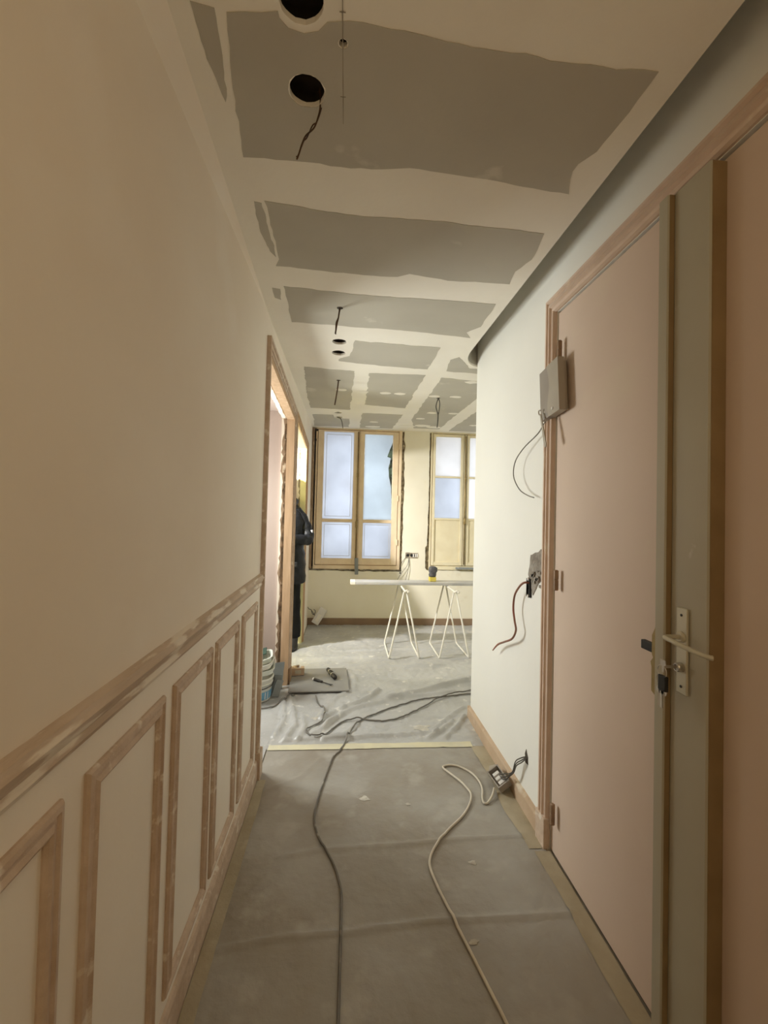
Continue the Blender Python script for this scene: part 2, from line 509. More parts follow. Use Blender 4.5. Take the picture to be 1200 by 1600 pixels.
def sheet_h(x, y):
    if y < 2.70:
        return 0.003 + ridge_h(x, y, HALL_RIDGES) + 0.0022 * (1 + noise.noise(Vector((x * 5, y * 3, 1.7)))) + 0.0014 * (1 + noise.noise(Vector((x * 22, y * 16, 3))))
    f = min(1.0, (y - 2.70) / 0.1)
    n1 = 1 + noise.noise(Vector((x * 7, y * 5, 0.3)))
    n2 = abs(noise.noise(Vector((x * 16 + 4, y * 11, 5.1))))
    n3 = abs(noise.noise(Vector((x * 34 + y * 12, y * 24, 8.1))))
    return 0.003 + f * (ridge_h(x, y, RIDGES) + 0.003 * n1 + 0.011 * (0.45 - min(0.45, n2)) + 0.006 * (0.4 - min(n3, 0.4)))


def grid(x0, x1, y0, y1, step, h, lift=0.0):
    b = BM()
    nx, ny = max(1, round((x1 - x0) / step)), max(1, round((y1 - y0) / step))
    V = [[b.verts.new((x0 + (x1 - x0) * i / nx, y0 + (y1 - y0) * j / ny, h(x0 + (x1 - x0) * i / nx, y0 + (y1 - y0) * j / ny) + lift))
          for i in range(nx + 1)] for j in range(ny + 1)]
    for j in range(ny):
        for i in range(nx):
            b.faces.new((V[j][i], V[j][i + 1], V[j + 1][i + 1], V[j + 1][i]))
    return b


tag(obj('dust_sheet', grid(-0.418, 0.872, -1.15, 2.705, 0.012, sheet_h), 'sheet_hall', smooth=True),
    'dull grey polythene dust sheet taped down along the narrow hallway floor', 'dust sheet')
b = grid(-0.425, 0.873, 2.705, 3.077, 0.013, sheet_h)
b2 = grid(-0.425, 3.3, 3.077, 5.60, 0.016, sheet_h)
me_ = bpy.data.meshes.new('tmp')
b2.to_mesh(me_)
b2.free()
b.from_mesh(me_)
bpy.data.meshes.remove(me_)
tag(obj('dust_sheet', b, 'sheet', smooth=True),
    'wrinkled pale grey polythene dust sheet covering the floor of the room with windows', 'dust sheet')
tag(obj('dust_sheet', grid(-1.9, -0.425, 2.49, 3.68, 0.03, sheet_h), 'sheet', smooth=True),
    'polythene dust sheet under the bucket in the near left doorway', 'dust sheet')
tag(obj('dust_sheet', grid(-1.9, -0.425, 3.86, 4.83, 0.03, sheet_h), 'sheet', smooth=True),
    'polythene dust sheet under the person in the far left doorway', 'dust sheet')


def tape(name_label, x0, x1, y0, y1, m, wob=0.004, lift=0.0016, cat='tape', seed=0):
    b = BM()
    lng_y = (y1 - y0) > (x1 - x0)
    n = int(max(y1 - y0, x1 - x0) / 0.02)
    rows = []
    for i in range(n + 1):
        t = i / n
        row = []
        for s in (0, 0.33, 0.67, 1):
            if lng_y:
                y = y0 + (y1 - y0) * t
                x = x0 + (x1 - x0) * s + (wob if abs(x0 + (x1 - x0) * s) < max(abs(x0), abs(x1)) - 0.002 else 0) * noise.noise(Vector((y * 4, s * 3 + seed, 2)))
            else:
                x = x0 + (x1 - x0) * t
                y = y0 + (y1 - y0) * s + wob * noise.noise(Vector((x * 5, s * 3 + seed, 2)))
            zz = max(sheet_h(x, y), sheet_h(x + 0.008, y), sheet_h(x - 0.008, y), sheet_h(x, y + 0.008), sheet_h(x, y - 0.008))
            row.append(b.verts.new((x, y, zz + lift)))
        rows.append(row)
    for a, c in zip(rows, rows[1:]):
        for k in range(3):
            b.faces.new((a[k], a[k + 1], c[k + 1], c[k]))
    return tag(obj('masking_tape', b, m, smooth=True), name_label, cat)


tape('beige masking tape strip along the foot of the panelled left wall', -0.417, -0.372, -1.1, 2.40, 'tape', seed=1, wob=0.008)
tape('beige masking tape strip along the threshold of the pink doors', 0.822, 0.886, 0.2, 1.845, 'tape', seed=2, wob=0.012)
tape('beige masking tape strip along the raw wood skirting under the white wall', 0.795, 0.872, 1.86, 2.69, 'tape', seed=3, wob=0.018)
tape('yellow masking tape strip across the floor where hallway meets room', -0.415, 0.80, 2.685, 2.745, 'tape_y', seed=4, lift=0.003)


def splash(x, y, r, label, seed):
    b = BM()
    pts = [(x + r * (1 + 0.7 * noise.noise(Vector((math.cos(a) * 1.5 + seed, math.sin(a) * 1.5, seed)))) * math.cos(a) * 1.5,
            y + r * (1 + 0.7 * noise.noise(Vector((math.cos(a) * 1.5 + seed, math.sin(a) * 1.5, seed)))) * math.sin(a))
           for a in [2 * PI * i / 22 for i in range(22)]]
    z = sheet_h(x, y)
    c = b.verts.new((x, y, z + 0.005))
    ring = [b.verts.new((p[0], p[1], sheet_h(*p) + 0.0012)) for p in pts]
    for i in range(22):
        b.faces.new((c, ring[i], ring[(i + 1) % 22]))
    tag(obj('plaster_splash', b, 'splash', smooth=True), label, 'splash', 'dried plaster splashes on the floor sheets')


splash(0.13, 2.225, 0.016, 'white plaster splash on the hallway sheet right of the dark cable bend', 1.2)
splash(0.334, 2.175, 0.009, 'small white plaster spot between the two hallway cables', 2.2)
splash(0.53, 2.93, 0.04, 'large pale plaster splash beside the skirting corner past the yellow tape', 3.1)
splash(0.545, 1.80, 0.009, 'small white plaster fleck on the sheet right of the white cable', 4.4)
splash(0.455, 1.47, 0.010, 'faint plaster smear touching the white cable near the camera', 5.7)
splash(-0.17, 3.08, 0.016, 'pale plaster fleck by the hooked end of the grey cable', 6.3)
splash(0.22, 3.52, 0.014, 'pale plaster fleck on the wrinkled sheet right of the grey board', 7.9)

# ------------------------------------------------------------------ ceiling
CZ = 2.44
HOLES = [(-0.118, 0.908, 0.046), (-0.1225, 1.107, 0.044), (-0.033, 0.983, 0.010),
         (-0.066, 2.75, 0.044), (-0.073, 2.945, 0.045), (-0.105, 4.735, 0.038), (-0.105, 4.965, 0.038)]
notch = [(0.767, -1.3), (0.767, 2.78)]
for i in range(1, 11):
    a = PI / 2 * i / 10
    notch.append((0.767 + 0.133 * (1 - math.cos(a)), 2.78 + 0.29 * math.sin(a)))
outline = [(-0.56, -1.3)] + notch + [(3.5, 3.07), (3.5, 5.68), (-0.56, 5.68)]
b = BM()
plate_holes(b, outline, [circle(x, y, r, 26, 0.0012) for x, y, r in HOLES], 'z', CZ, CZ + 0.013)
ceiling = struct('ceiling', b, 'plaster')
b = BM()
lo = [b.verts.new((x + 0.001, y, CZ + 0.0125)) for x, y in notch]
hi = [b.verts.new((x + 0.001, y, 2.619)) for x, y in notch]
for i in range(len(notch) - 1):
    b.faces.new((lo[i], lo[i + 1], hi[i + 1], hi[i]))
obj('gap_fascia', b, 'gypsum', ceiling)
# rounded plaster fillet where the left wall meets the ceiling, widest near the camera
b = BM()
rows = []
for i in range(24):
    y = -1.2 + i * 0.16
    w = 0.05 if y < 0.8 else max(0.004, 0.05 * (1 - (y - 0.8) / 1.7))
    rows.append([b.verts.new((-0.4355 + w * 1.0, y, CZ + 0.002)), b.verts.new((-0.4355 + w * 0.42, y, CZ - w * 0.32)), b.verts.new((-0.437, y, CZ - w * 1.1))])
for a, c in zip(rows, rows[1:]):
    for k in range(2):
        b.faces.new((a[k], a[k + 1], c[k + 1], c[k]))
obj('corner_fillet', b, 'wall_left', ceiling, smooth=True)

panels = [
    [(-0.276, 0.945), (-0.166, 0.932), (-0.166, 0.945), (-0.15, 0.962), (-0.118, 0.968), (-0.086, 0.962), (-0.066, 0.94), (-0.02, 0.936), (0.1, 0.945), (0.315, 0.959), (0.499, 0.971),
     (0.696, 0.967), (0.698, 1.073), (0.68, 1.20), (0.655, 1.25), (0.65, 1.28), (0.66, 1.31), (0.688, 1.375), (0.407, 1.341), (0.165, 1.322), (0.05, 1.346), (-0.104, 1.336), (-0.329, 1.338), (-0.301, 1.089)],
    [(-0.30, 1.521), (-0.027, 1.559), (0.289, 1.555), (0.701, 1.578), (0.721, 1.744), (0.69, 1.84), (0.706, 1.946), (0.426, 1.949), (0.25, 1.918), (0.20, 1.95), (0.057, 1.954), (-0.326, 1.927), (-0.30, 1.875)],
    [(-0.314, 2.10), (0.034, 2.133), (0.71, 2.139), (0.711, 2.407), (0.66, 2.50), (0.703, 2.573), (0.373, 2.527), (-0.099, 2.507), (-0.326, 2.497)],
    [(0.03, 2.715), (0.287, 2.737), (0.562, 2.75), (0.56, 3.18), (0.244, 3.16), (-0.08, 3.10), (-0.07, 3.04), (0.0, 2.99)],
    [(-0.326, 3.266), (0.034, 3.311), (0.025, 4.172), (0.015, 4.568), (-0.38, 4.557), (-0.369, 3.908)],
    [(0.149, 3.338), (0.57, 3.315), (0.565, 3.744), (0.56, 4.405), (0.157, 4.321), (0.153, 3.624)],
    [(0.701, 3.358), (1.15, 3.428), (1.14, 3.9), (1.12, 4.6), (1.11, 5.4), (0.80, 5.42), (0.70, 4.906)],
    [(0.674, 2.96), (0.72, 2.90), (0.76, 2.95), (0.85, 3.12), (1.15, 3.12), (1.15, 3.24), (0.70, 3.20)],
    [(0.145, 4.69), (0.578, 4.696), (0.54, 5.49), (0.145, 5.53)],
    [(1.30, 3.36), (1.8, 3.38), (1.82, 4.5), (1.80, 5.5), (1.25, 5.5), (1.28, 4.46)],
    [(-0.38, 4.86), (-0.16, 4.84), (-0.15, 5.0), (0.02, 5.02), (0.01, 5.5), (-0.40, 5.52)],
    [(1.9, 3.36), (2.5, 3.38), (2.5, 5.5), (1.95, 5.5)]]
for i, pts in enumerate(panels):
    hs = []
    if i == 0:
        hs = [circle(-0.1225, 1.107, 0.046, 22, 0.002), circle(-0.033, 0.983, 0.012, 10)]
    b = BM()
    plate_holes(b, jag(pts, 0.007 if i < 3 else 0.012, 0.03, seed=i * 2.7, freq=9), hs, 'z', CZ - 0.0012, CZ + 0.001)
    obj('plasterboard_panel', b, 'gypsum', ceiling)
# left-hand slivers of bare board beside the wall
for i, pts in enumerate(([(-0.345, 0.93), (-0.30, 0.94), (-0.315, 1.08), (-0.33, 1.16), (-0.35, 1.05)],
                         [(-0.335, 1.53), (-0.312, 1.535), (-0.31, 1.72), (-0.312, 1.86), (-0.33, 1.82), (-0.345, 1.68)],
                         [(-0.37, 2.12), (-0.335, 2.13), (-0.345, 2.24), (-0.375, 2.22)])):
    b = BM()
    plate_holes(b, jag(pts, 0.005, 0.02, seed=20 + i, freq=16), [], 'z', CZ - 0.001, CZ + 0.001)
    obj('plasterboard_panel', b, 'gypsum', ceiling)
dabs = [(0.316, 3.871), (0.444, 3.869), (-0.06, 3.834), (0.754, 3.9), (0.941, 3.888), (0.956, 3.433), (0.294, 5.127), (0.788, 4.849),
        (0.857, 4.549), (1.075, 4.536), (0.875, 5.233), (0.70, 5.30), (1.02, 5.3), (0.30, 5.42), (0.12, 3.86), (1.40, 4.1), (1.6, 4.1), (1.45, 5.1)]
for i, (x, y) in enumerate(dabs):
    b = BM()
    w, h = (0.05, 0.035) if y < 5.15 else (0.09, 0.06)
    pts = [(x + w * (1 + 0.35 * noise.noise(Vector((k * 1.3, i * 3.3, 0)))) * math.cos(2 * PI * k / 12),
            y + h * (1 + 0.35 * noise.noise(Vector((k * 1.1, i * 2.1, 4)))) * math.sin(2 * PI * k / 12)) for k in range(12)]
    plate_holes(b, pts, [], 'z', CZ - 0.0026, CZ - 0.0006)
    obj('filler_dab', b, 'plaster', ceiling)
b = BM()
box(b, -0.0345, -0.0325, 0.85, 1.19, CZ - 0.0018, CZ - 0.0009)
for y in (0.918, 1.11):
    box(b, -0.040, -0.027, y, y + 0.002, CZ - 0.0018, CZ - 0.0009)
obj('pencil_line', b, 'pencil', ceiling)
# slab and dark void above the false ceiling
b = BM()
box(b, -2.3, 3.6, -1.4, 6.0, 2.62, 2.75)
struct('ceiling_2', b, 'soffit')

# ------------------------------------------------------------------ left wall
TOP = 2.62
LX0, LX1 = -0.532, -0.435
b = BM()
prism(b, [(-1.3, 0), (2.47, 0), (2.47, 2.25), (3.69, 2.165), (3.69, 0), (3.84, 0), (3.84, 2.16), (4.85, 2.065), (4.85, 0), (5.64, 0), (5.64, TOP), (-1.3, TOP)], 'x', LX0, LX1)
wall_left = struct('wall_left', b, 'wall_left')
# white dado below the rail (skim coat with its own thickness)
b = BM()
box(b, -0.4352, -0.4315, -1.2, 2.40, 0.10, 1.03)
obj('dado_panel', b, 'dado', wall_left)


def moulding(y0, y1, z0, z1, w=0.040):
    """mitred picture-frame moulding on the left wall"""
    prof = [(0.0, 0.0), (0.0, 0.006), (0.10, 0.013), (0.30, 0.015), (0.42, 0.009), (0.58, 0.010), (0.78, 0.016), (0.92, 0.012), (1.0, 0.004), (1.0, 0.0)]
    b = BM()
    loops = []
    for s, h in prof:
        d = s * w
        loops.append([b.verts.new((-0.4315 + h * 0.75, y, z)) for y, z in ((y0 + d, z0 + d), (y1 - d, z0 + d), (y1 - d, z1 - d), (y0 + d, z1 - d))])
    for a, c in zip(loops, loops[1:]):
        for k in range(4):
            b.faces.new((a[k], a[(k + 1) % 4], c[(k + 1) % 4], c[k]))
    return b


for y0, y1 in ((-0.36, -0.03), (0.03, 0.36), (0.42, 0.752), (0.818, 1.150), (1.211, 1.545), (1.592, 1.915), (1.985, 2.305)):
    obj('panel_moulding', moulding(y0, y1, 0.150, 0.943), 'trim', wall_left)
# chair rail
b = BM()
prism(b, [(-0.435, 1.004), (-0.426, 1.004), (-0.421, 1.014), (-0.424, 1.026), (-0.421, 1.030), (-0.415, 1.043), (-0.412, 1.050), (-0.417, 1.057), (-0.419, 1.064), (-0.435, 1.070)], 'y', -1.2, 2.402)
tag(struct('trim_1', b, 'rail'), 'stripped brown chair rail along the left wall')
# skirting
b = BM()
prism(b, [(-0.435, 0), (-0.419, 0), (-0.419, 0.095), (-0.424, 0.108), (-0.435, 0.112)], 'y', -1.2, 2.40)
struct('baseboard_left', b, 'trim')


def left_casing(yo0, yi0, yi1, yo1, zo0, zo1, zi0, zi1, name, m):
    """door casing on the hall face of the left wall; the head slopes with the sagging lintel"""
    root = empty(name)
    root['kind'] = 'structure'

    def leg(a, c, ztop_a, ztop_c, steps):
        b = BM()
        for s0, s1, xf in steps:
            ya, yb = a + (c - a) * s0, a + (c - a) * s1
            za, zb = ztop_a + (ztop_c - ztop_a) * s0, ztop_a + (ztop_c - ztop_a) * s1
            prism(b, [(ya, 0), (yb, 0), (yb, zb), (ya, za)], 'x', LX1, xf)
        obj('casing', b, m, root)
    st = ((0, 0.3, -0.412), (0.3, 0.7, -0.418), (0.7, 1.0, -0.424))
    leg(yo0, yi0, zo0, zi0, st)
    leg(yo1, yi1, zo1, zi1, st)
    b = BM()
    for s0, s1, xf in st:
        def q(t):
            return (yo0 + (yi0 - yo0) * t, zo0 + (zi0 - zo0) * t), (yo1 + (yi1 - yo1) * t, zo1 + (zi1 - zo1) * t)
        (a0, a1), (c0, c1) = q(s0), q(s1)
        prism(b, [a0, a1, c1, c0], 'x', LX1, xf)
    obj('casing', b, m, root)
    return root


door1L = left_casing(2.400, 2.468, 3.688, 3.755, 2.322, 2.222, 2.252, 2.165, 'door_3', 'trim')
door2L = left_casing(3.775, 3.838, 4.848, 4.915, 2.226, 2.128, 2.160, 2.066, 'door_4', 'wood')
# plinths at the casing feet
b = BM()
box(b, LX1, -0.405, 2.396, 2.470, 0.0, 0.145, 0.003)
obj('plinth_block', b, 'trim', door1L)
b = BM()
box(b, LX1, -0.405, 3.686, 3.770, 0.0, 0.13, 0.003)
obj('plinth_block', b, 'plank', door1L)


def jamb_lining(y, dy, z, root, x0, x1, m):
    b = BM()
    box(b, x0, x1, min(y, y + dy), max(y, y + dy), 0.0, z)
    obj('jamb', b, m, root)


jamb_lining(3.688, -0.022, 2.165, door1L, -0.487, -0.426, 'wood')
jamb_lining(2.468, 0.02, 2.25, door1L, -0.487, -0.426, 'wood')
jamb_lining(4.848, -0.016, 2.065, door2L, -0.487, -0.428, 'yellow')
jamb_lining(3.838, 0.016, 2.15, door2L, -0.487, -0.428, 'wood')


def broken_edge(y, x0, x1, z0, z1, m, seed, root, dep=0.012):
    """crumbled plaster edge running up a jamb, facing the camera"""
    n = int((z1 - z0) / 0.03)
    pts = [(x1, z0), (x1, z1)]
    for i in range(n + 1):
        z = z1 - (z1 - z0) * i / n
        pts.append((x0 + (x1 - x0) * (0.42 + 0.5 * noise.noise(Vector((z * 6, seed, 0))) + 0.35 * noise.noise(Vector((z * 26, seed, 3)))), z))
    b = BM()
    prism(b, pts, 'y', y, y - dep)
    obj('broken_plaster', b, m, root)


broken_edge(3.689, -0.540, -0.487, 0.05, 2.14, 'plank', 3.0, wall_left)
broken_edge(3.689, -0.520, -0.487, 0.05, 2.10, 'jambdark', 8.0, wall_left, dep=0.017)
broken_edge(4.849, -0.525, -0.485, 0.05, 2.05, 'masonry', 5.0, wall_left)
# crumbling plaster under the head of the near opening
b = BM()
pts = [(2.50, 2.25), (3.67, 2.167)]
for i in range(40):
    t = 1 - i / 39
    pts.append((2.50 + 1.17 * t, 2.25 - 0.083 * t - 0.022 - 0.016 * noise.noise(Vector((t * 30, 2, 0))) - 0.01 * noise.noise(Vector((t * 80, 5, 0)))))
prism(b, pts, 'x', -0.50, -0.531)
obj('broken_plaster', b, 'plaster', wall_left)
b = BM()
prism(b, [(2.49, 2.25), (3.67, 2.168), (3.67, 2.135), (2.49, 2.215)], 'x', -0.428, -0.487)
obj('jamb', b, 'wood', door1L)

# rooms behind the left wall
b = BM()
box(b, -2.3, LX0, 3.715, 3.825, 0, TOP)
struct('wall_bathroom_far', b, 'pinkwall')
b = BM()
box(b, -2.3, LX0, 1.5, 1.6, 0, TOP)
struct('wall_bathroom_near', b, 'pinkwall')
b = BM()
box(b, -2.4, -2.3, -1.4, 3.77, 0, TOP)
struct('wall_bathroom_side', b, 'pinkwall')
b = BM()
box(b, -2.3, LX0, 1.6, 3.715, 2.21, 2.26)
struct('ceiling_3', b, 'pinkwall')
b = BM()
box(b, -2.3, LX0, 3.826, 3.84, 0, TOP)
box(b, -2.3, LX0, 5.50, 5.62, 0, TOP)
box(b, -2.4, -2.3, 3.77, 5.62, 0, TOP)
struct('wall_side_room', b, 'yellow')
b = BM()
box(b, -2.3, LX0, 3.84, 5.50, 2.40, 2.44)
struct('ceiling_4', b, 'cream')

# ------------------------------------------------------------------ right wall and the double door
RX = 0.89
b = BM()
box(b, 0.97, 1.12, -1.3, 3.06, 0, TOP)
box(b, RX, 0.97, 1.858, 3.06, 0, TOP)
box(b, RX, 0.97, -1.3, 0.28, 0, TOP)
box(b, RX, 0.97, 0.28, 1.858, 2.285, TOP)
wall_right = struct('wall_right', b, 'wall_white')
b = BM()
prism(b, [(RX, 0), (0.872, 0), (0.872, 0.075), (0.878, 0.088), (RX, 0.09)], 'y', 1.94, 3.06)
struct('baseboard_right', b, 'wood_h')
b = BM()
box(b, 0.872, 1.12, 3.06, 3.075, 0, 0.088)
struct('baseboard_end', b, 'wood_h')

door_1 = empty('door_1')
door_1['kind'] = 'structure'
CAS = [(0.0, 0.0), (0.0, 0.016), (0.08, 0.022), (0.20, 0.022), (0.26, 0.012), (0.40, 0.020), (0.60, 0.024), (0.68, 0.013), (0.76, 0.013), (0.84, 0.021), (0.94, 0.018), (1.0, 0.008), (1.0, -0.03)]
b = BM()
W = 0.075
loopsets = []
for s, h in CAS:
    d = s * W
    loopsets.append([b.verts.new(p) for p in ((RX - h, 1.935 - d, 0.0), (RX - h, 1.935 - d, 2.362 - d), (RX - h, 0.205 + d, 2.362 - d), (RX - h, 0.205 + d, 0.0))])
for a, c in zip(loopsets, loopsets[1:]):
    for k in range(3):
        b.faces.new((a[k], a[k + 1], c[k + 1], c[k]))
obj('casing', b, 'casing', door_1)
b = BM()
box(b, RX - 0.028, RX, 1.855, 1.94, 0.0, 0.13, 0.003)
obj('plinth_block', b, 'trim', door_1)
b = BM()
box(b, 0.905, 0.945, 1.195, 1.853, 0.012, 2.277, 0.002)
obj('door_leaf', b, 'pinkdoor', door_1)
leaf = [o for o in bpy.data.objects if o.name.startswith('door_leaf')][0]
leaf.location.x = -0.012
for z in (2.055, 1.098, 0.147):
    b = BM()
    lathe(b, [(0.0085, z), (0.0098, z + 0.002), (0.0098, z + 0.041), (0.0085, z + 0.043)], 10, 0.898, 1.800)
    lathe(b, [(0.0085, z + 0.044), (0.0098, z + 0.046), (0.0098, z + 0.080), (0.006, z + 0.084)], 10, 0.898, 1.800)
    h = obj('hinge', b, 'bronze', leaf, smooth=False)
    h.location.x = -0.013
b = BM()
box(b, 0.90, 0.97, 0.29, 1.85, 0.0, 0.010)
obj('threshold', b, 'cavity', door_1)  # dark strip for the shade in the gap under the doors

# the ajar second leaf with its stepped lock stile
door_2 = empty('door_2')
door_2['kind'] = 'structure'
b = BM()
box(b, 0.893, 0.930, 0.30, 1.188, 0.012, 2.275, 0.002)
obj('door_leaf', b, 'pinkdoor', door_2)
b = BM()
prism(b, [(0.893, 0.994), (0.856, 0.994), (0.853, 0.998), (0.853, 1.112), (0.855, 1.1155), (0.839, 1.1155), (0.836, 1.119), (0.836, 1.150), (0.839, 1.153), (0.893, 1.153)], 'z', 0.013, 2.268)
obj('lock_stile', b, 'stile', door_2)
for x0, x1, y in ((0.8565, 0.8928, 0.9922), (0.8395, 0.8528, 1.1136)):  # added brown strips; shade of the camera-facing faces put into their colour
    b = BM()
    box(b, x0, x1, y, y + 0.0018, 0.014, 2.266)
    obj('stile_edge_shade', b, 'edge_shade', door_2)
b = BM()   # long back plate
prism(b, [(1.006 + 0.068, 0.966), (1.042 + 0.068, 0.966), (1.042 + 0.068, 1.180), (1.006 + 0.068, 1.180)], 'x', 0.853, 0.846)
bmesh.ops.bevel(b, geom=b.edges[:], offset=0.002, segments=1, affect='EDGES')
pl = obj('lock_plate', b, 'plate', door_2)
pl.location.y = -0.024
for z in (0.985, 1.162):
    b = BM()
    lathe(b, [(0.0035, 0), (0.0035, 0.0015), (0.001, 0.002)], 10)
    s = obj('screw', b, 'black_iron', pl)
    s.rotation_euler = (0, -PI / 2, 0)
    s.location = (0.846, 1.092, z)
b = BM()
tube(b, [(0.846, 1.068, 1.108), (0.815, 1.068, 1.108), (0.803, 1.067, 1.108), (0.798, 1.060, 1.108), (0.797, 1.045, 1.107), (0.798, 1.01, 1.104), (0.801, 0.97, 1.101), (0.806, 0.938, 1.099), (0.812, 0.932, 1.0985)],
     0.0058, 10, smooth=3)
obj('lever_handle', b, 'plate', door_2, smooth=True)
b = BM()
lathe(b, [(0.014, 0), (0.014, 0.004), (0.011, 0.007), (0.009, 0.007)], 18)
o = obj('handle_rose', b, 'plate', door_2)
o.rotation_euler = (0, -PI / 2, 0)
o.location = (0.846, 1.068, 1.108)
b = BM()
lathe(b, [(0.0115, 0), (0.0115, 0.012), (0.010, 0.015), (0.0075, 0.015), (0.0075, 0.012)], 20)
o = obj('lock_cylinder', b, 'steel', door_2, smooth=False)
o.rotation_euler = (0, -PI / 2, 0)
o.location = (0.846, 1.067, 1.033)
b = BM()
prism(b, [(1.153, 0.925), (1.172, 0.935), (1.172, 1.00), (1.176, 1.012), (1.166, 1.025), (1.171, 1.035), (1.171, 1.085), (1.160, 1.105), (1.153, 1.13)], 'x', 0.862, 0.842)
obj('lock_case', b, 'brass', door_2)
b = BM()
box(b, 0.848, 0.862, 1.160, 1.226, 1.034, 1.059, 0.002)
obj('latch_bolt', b, 'blackplastic', door_2)

# key ring hanging from the cylinder
keys = thing('key_ring', 'bunch of keys with black fob hanging from the lock of the ajar door', 'keys', (0.80, 1.070, 0.99))
b = BM()
prism(b, [(-0.003, 0.030), (0.003, 0.030), (0.004, 0.044), (0.010, 0.049), (0.010, 0.060), (-0.008, 0.060), (-0.010, 0.049), (-0.004, 0.046)], 'x', -0.001, 0.001)
box(b, 0.0, 0.034, -0.0012, 0.0012, 0.040, 0.047)
obj('key', b, 'steel', keys)


def ring(bm, c, r, t, ax):
    pts = []
    for i in range(17):
        a = 2 * PI * i / 16
        pts.append((c[0] + (r * math.cos(a) if ax != 'x' else 0), c[1] + (r * math.cos(a) if ax == 'x' else 0), c[2] + r * math.sin(a)))
    tube(bm, pts, t, 6, cap=False)


b = BM()
ring(b, (0, 0.004, 0.030), 0.016, 0.0011, 'x')
ring(b, (0, 0.010, 0.008), 0.014, 0.0011, 'x')
obj('split_ring', b, 'steel', keys)
b = BM()
box(b, -0.005, 0.005, -0.014, 0.014, -0.016, 0.022, 0.003)
obj('fob', b, 'blackplastic', keys)
for dy, ln, tw in ((0.014, 0.058, 0.3), (-0.003, 0.056, -0.5), (0.006, 0.060, 0.1)):
    b = BM()
    box(b, -0.001, 0.001, -0.0035, 0.0035, -ln, -0.018, mtx=Matrix.Translation((0, dy, 0)) @ Matrix.Rotation(tw, 4, 'Z'))
    lathe_pts = [(0.010 * math.cos(2 * PI * i / 12), -0.018 + 0.010 * math.sin(2 * PI * i / 12)) for i in range(12)]
    prism(b, [(p[0] + dy, p[1]) for p in lathe_pts], 'x', -0.001, 0.001)
    obj('key', b, 'steel', keys)

# ------------------------------------------------------------------ walls of the main room and behind the camera
FY = 5.62
w1 = jag([(-0.434, 0.672), (0.712, 0.668), (0.728, 1.5), (0.720, 2.432), (-0.434, 2.432)], 0.012, 0.035, seed=3, freq=12)
w2 = jag([(1.040, 0.690), (2.10, 0.690), (2.10, 2.432), (1.040, 2.432), (1.042, 1.6), (1.030, 1.0), (1.012, 0.98), (1.016, 0.72)], 0.005, 0.04, seed=6, freq=12)
w1 = [(max(-0.434, p[0]), min(2.434, p[1])) for p in w1]
w2 = [(p[0], min(2.434, p[1])) for p in w2]
b = BM()
plate_holes(b, [(-0.436, 0), (3.5, 0), (3.5, TOP), (-0.436, TOP)], [w1, w2], 'y', FY, FY + 0.035)
wall_far = struct('wall_far', b, 'cream')
b = BM()
plate_holes(b, [(-2.4, 0), (3.5, 0), (3.5, TOP), (-2.4, TOP)],
            [[(-0.36, 0.72), (0.66, 0.72), (0.66, 2.42), (-0.36, 2.42)], [(1.07, 0.72), (2.08, 0.72), (2.08, 2.42), (1.07, 2.42)]], 'y', FY + 0.036, FY + 0.30)
obj('masonry_core', b, 'masonry', wall_far)
b = BM()
prism(b, [(FY, 0), (FY - 0.014, 0), (FY - 0.014, 0.085), (FY, 0.09)], 'x', -0.434, 3.4)
struct('baseboard_far', b, 'brownskirt')
b = BM()
box(b, 3.4, 3.5, 3.0, 5.7, 0, TOP)
struct('wall_room_right', b, 'cream')
b = BM()
box(b, 1.12, 3.5, 2.93, 3.05, 0, TOP)
struct('wall_room_near', b, 'cream')
b = BM()
box(b, -2.4, 1.12, -1.4, -1.3, 0, TOP)
struct('wall_back', b, 'wall_left')


# ------------------------------------------------------------------ windows
def bar_x(bm, x0, x1, z0, z1, y0, y1, bev=0.003):
    box(bm, x0, x1, y0, y1, z0, z1, bev)


def frame_rect(bm, x0, x1, z0, z1, w, y0, y1, wb=None, wt=None, wr=None):
    wb, wt, wr = wb or w, wt or w, wr or w
    box(bm, x0, x0 + w, y0, y1, z0, z1, 0.003)
    box(bm, x1 - wr, x1, y0, y1, z0, z1, 0.003)
    box(bm, x0 + w, x1 - wr, y0, y1, z0, z0 + wb, 0.003)
    box(bm, x0 + w, x1 - wr, y0, y1, z1 - wt, z1, 0.003)


win1 = empty('window_1')
win1['kind'] = 'structure'
b = BM()
frame_rect(b, -0.386, 0.688, 0.695, 2.434, 0.019, FY - 0.006, FY + 0.07, wb=0.047, wt=0.010, wr=0.037)
frame_rect(b, -0.374, 0.676, 0.70, 2.43, 0.045, FY + 0.040, FY + 0.068, wb=0.085, wt=0.035)
obj('window_frame', b, 'winframe', win1)
b = BM()
box(b, -0.4345, -0.404, FY - 0.030, FY + 0.03, 0.70, 2.432)
obj('side_plank', b, 'plank', win1)
b = BM()
tube(b, [(-0.394, FY + 0.004, 0.72), (-0.395, FY + 0.004, 2.40)], 0.007, 8)
box(b, -0.402, -0.366, FY - 0.012, FY + 0.01, 2.395, 2.42, 0.003)
box(b, -0.404, -0.380, FY - 0.012, FY + 0.01, 2.27, 2.30, 0.003)
obj('shutter_rod', b, 'black_iron', win1)


